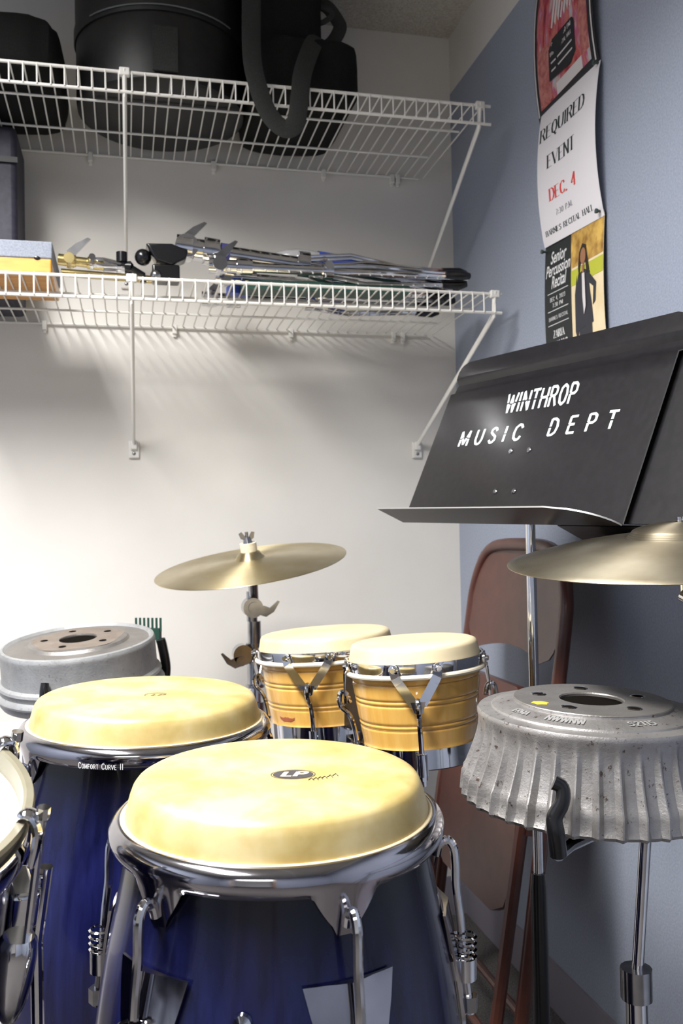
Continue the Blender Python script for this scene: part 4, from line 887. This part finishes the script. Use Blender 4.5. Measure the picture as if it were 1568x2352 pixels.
ribbon([(-.565, -.36, 1.33), (-.575, -.42, 1.20), (-.582, -.436, 1.07), (-.583, -.44, .95), (-.568, -.44, .88), (-.548, -.44, .835), (-.520, -.44, .812), (-.497, -.44, .826), (-.487, -.438, .88), (-.480, -.436, .93), (-.455, -.41, 1.0), (-.43, -.36, 1.05)], .038, 'strap', bag, bo)
ribbon([(-.428, -.30, 1.155), (-.400, -.31, 1.150), (-.374, -.31, 1.120), (-.370, -.31, 1.100), (-.392, -.31, 1.066), (-.43, -.30, 1.050)], .030, 'carry_loop', bag, bo)
ribbon([(-.43, -.33, 1.135), (-.405, -.335, 1.13), (-.392, -.335, 1.118), (-.41, -.335, 1.10), (-.43, -.33, 1.095)], .012, 'carry_loop', bag, bo)
# low black bag left and darker case behind
sb = softbox((.30, .34, .135), e=5); lb = sb.build('soft_bag', NYLON, loc=P(-1.105, -.205, ZU)); tag(lb, 'low black soft bag left of the round case on the upper shelf', 'bag')
# tall dark case on lower shelf at the left edge
tcse = thing('instrument_case', 'tall dark navy case standing at the left edge of the lower shelf', 'case', P(-1.166, -.105, .507))
b = MB(); b.box((0, 0, .188), (.215, .17, .376)); b.build('case_body', NAVY, tcse, bev=.012)
b = MB(); b.box((0, -.088, .30), (.22, .006, .012)); b.build('lid_seam', BLKPLAS, tcse)

# ================================================================== THINGS ON THE LOWER SHELF
ZL = .5024 + .0035
wb = thing('wooden_box', 'orange wooden box with a grey cloth covered lid on the lower shelf', 'box', P(-1.105, -.30, ZL))
b = MB(); b.box((0, 0, .0155), (.262, .215, .030)); b.build('box_body', ORANGE, wb, bev=.003)
b = MB(); b.box((0, 0, .0455), (.266, .219, .034)); b.build('lid', GREYLID, wb, bev=.003)
for x, z in ((.105, .03), (-.02, .03)):
    b = MB(); b.ball((x, -.1085, z), .004, sc=(1.6, .4, 1)); b.build('screw', BLACK, wb)

def folded_stand(label, A, B, r=.0125, tape=False, clampm=CHROME, feet=True, legs=3, spin=0, name='folded_cymbal_stand'):
    A = P(*A); B = P(*B); d = (B - A); Ln = d.length; d.normalize()
    t = thing(name, label, 'stand', A); q = Vector((1, 0, 0)).rotation_difference(d); t.rotation_euler = q.to_euler()
    b = MB(); b.tube([(0, 0, 0), (Ln * .45, 0, 0)], r, 16); b.tube([(Ln * .44, 0, 0), (Ln, 0, 0)], r * .72, 12); b.build('tube', CHROME, t)
    b = MB(); b.tube([(-.004, 0, 0), (.03, 0, 0), (.031, 0, 0), (.052, 0, 0), (.053, 0, 0), (.085, 0, 0)], [r * 1.5, r * 1.55, r * 1.3, r * 1.3, r * 1.65, r * 1.6], 18); b.tube([(.018, -.022, 0), (.018, .022, 0)], r * 1.4, 16); b.build('clamp_collar', clampm, t)
    b = MB(); b.prism([(0, 0), (.01, -.004), (.03, .022), (.044, .040), (.038, .042), (.016, .028), (0, .012)], (.012, -.006, r * 1.0), (1, 0, 0), (0, 0, 1), (0, 1, 0), .006); b.build('wing_bolt', DCHROME, t)
    if tape: b = MB(); b.tube([(.088, 0, 0), (.108, 0, 0)], r * 1.25, 16); b.build('tape_band', TAPE, t, label='navy blue tape')
    b = MB(); b.tube([(Ln * .42, 0, 0), (Ln * .46, 0, 0)], r * 1.7, 16); b.tube([(Ln * .44, -.02, .008), (Ln * .44, .006, .008)], r * .9, 10); b.build('leg_collar', CHROME, t)
    for k in range(legs):
        a = 2 * PI * k / legs + spin; o = Vector((0, math.cos(a), math.sin(a)))
        b = MB()
        for s_ in (-.006, .006):
            sd = Vector((0, -math.sin(a), math.cos(a))) * s_
            b.tube([Vector((Ln * .46, 0, 0)) + o * r * 1.2 + sd, Vector((Ln * .60, 0, 0)) + o * r * 2.3 + sd, Vector((Ln * .93, 0, 0)) + o * r * 1.5 + sd * .4], .0042, 8)
        lg = b.build('leg', CHROME, t)
        if feet: b = MB(); b.tube([Vector((Ln * .90, 0, 0)) + o * r * 1.5, Vector((Ln * .97, 0, 0)) + o * r * 1.5, Vector((Ln * 1.0, 0, 0)) + o * r * 1.2], [.009, .011, .007], 12); b.build('rubber_foot', BLACK, lg)
    return t
folded_stand('folded chrome stand on top of the shelf pile, navy tape and winged clamp', (-.728, -.315, .600), (-.125, -.315, .540), .0175, tape=True, spin=.4)
folded_stand('folded chrome stand low in the pile behind the front lip', (-.665, -.365, .550), (-.11, -.375, .546), .0105, spin=1.0)
folded_stand('folded chrome stand at the back of the shelf against the wall', (-.66, -.125, .542), (-.10, -.15, .538), .0115, spin=.2)
folded_stand('folded chrome stand in the middle of the pile, under the taped one', (-.64, -.245, .562), (-.09, -.245, .545), .0115, spin=.8)
folded_stand('small golden tube stand lying right of the orange box', (-.962, -.335, .556), (-.822, -.335, .545), .0075, clampm=GOLD, feet=True, legs=2, name='folded_boom_arm')
b = MB(); b.tube([P(-.965, -.27, .548), P(-.75, -.27, .540)], .0085, 12); tag(b.build('brass_tube', GOLD), 'plain golden tube lying behind the small stand by the box', 'tube')
# black rubber clamps lying by the brace
cl = thing('rubber_clamp', 'chunky black rubber clamp left of the big chrome stand', 'clamp', P(-.755, -.35, .512))
b = MB(); b.prism([(-.040, .048), (.012, .050), (.045, .038), (.040, .020), (.012, .006), (-.020, .014)], (0, -.02, .028), (1, 0, 0), (0, 0, 1), (0, 1, 0), .04); b.build('jaw', BLACK, cl, bev=.004)
b = MB(); b.box((.0, .0, .018), (.055, .04, .034)); b.ball((-.045, 0, .052), .017); b.build('clamp_base', BLACK, cl, bev=.004)
b = MB(); b.ball((-.02, -.015, .012), .012); b.build('knob', DCHROME, cl)
b = MB(); b.tube([P(-.842, -.35, .552), P(-.842, -.35, .572)], .011, 14); b.tube([P(-.842, -.35, .552), P(-.80, -.34, .53), P(-.80, -.34, .515)], .007, 10); tag(b.build('stand_knob', BLACK), 'small black knob standing near the left shelf brace', 'knob')
# plastic wrapped bundle with a blue label
wr = thing('wrapped_bundle', 'long plastic wrapped bundle with blue label lying on the chrome stands', 'bundle', P(-.495, -.23, .600)); wo = wr.location
ax0 = P(-.515, -.235, .618) - wo; ax1 = P(-.145, -.215, .582) - wo
b = MB(); NN = 14; b.tube([ax0 + (ax1 - ax0) * (i / NN) for i in range(NN + 1)], [.004, .020, .0275, .029, .029, .029, .029, .028, .027, .025, .023, .020, .017, .013, .006], 18, flat=.8); b.build('plastic_sleeve', PLAST, wr)
b = MB(); b.tube([ax0 + (ax1 - ax0) * t for t in (.27, .40, .54)], [.0302, .0302, .0290], 18, flat=.82, cap=False); b.build('blue_label', BLUELAB, wr, label='blue printed label')
b = MB(); b.tube([ax0 + (ax1 - ax0) * t for t in (.54, .60, .65)], [.0292, .0275, .0262], 18, flat=.82, cap=False); b.build('yellow_label', YELLAB, wr)
b = MB(); b.box(P(-.60, -.30, .517), (.045, .03, .018), (0, 0, .3)); tag(b.build('blue_clip', BLUELAB), 'small blue plastic piece lying on the lower shelf wires', 'clip')
b = MB(); b.box(P(-.42, -.34, .5145), (.36, .055, .016), (0, 0, -.04)); b.box(P(-.42, -.34, .524), (.33, .045, .006), (0, 0, -.04)); tag(b.build('green_case', GREEN), 'flat dark green case under the chrome stands at the shelf front', 'case')
for o in list(SC.objects):
    if o.parent is None and 'category' in o and 'group' not in o:
        g = {'wire_shelf': 'white wire wall shelves', 'event_poster': 'posters pinned on the blue wall', 'push_pin': 'push pins on the blue wall', 'music_stand': 'black music stands', 'conga_drum': 'blue conga drums',
             'brake_drum': 'brake drums on stands', 'drum_stand': 'stands holding the brake drums', 'folded_cymbal_stand': 'folded stands piled on the lower shelf'}.get(o.name.split('.')[0])
        if g: o['group'] = g
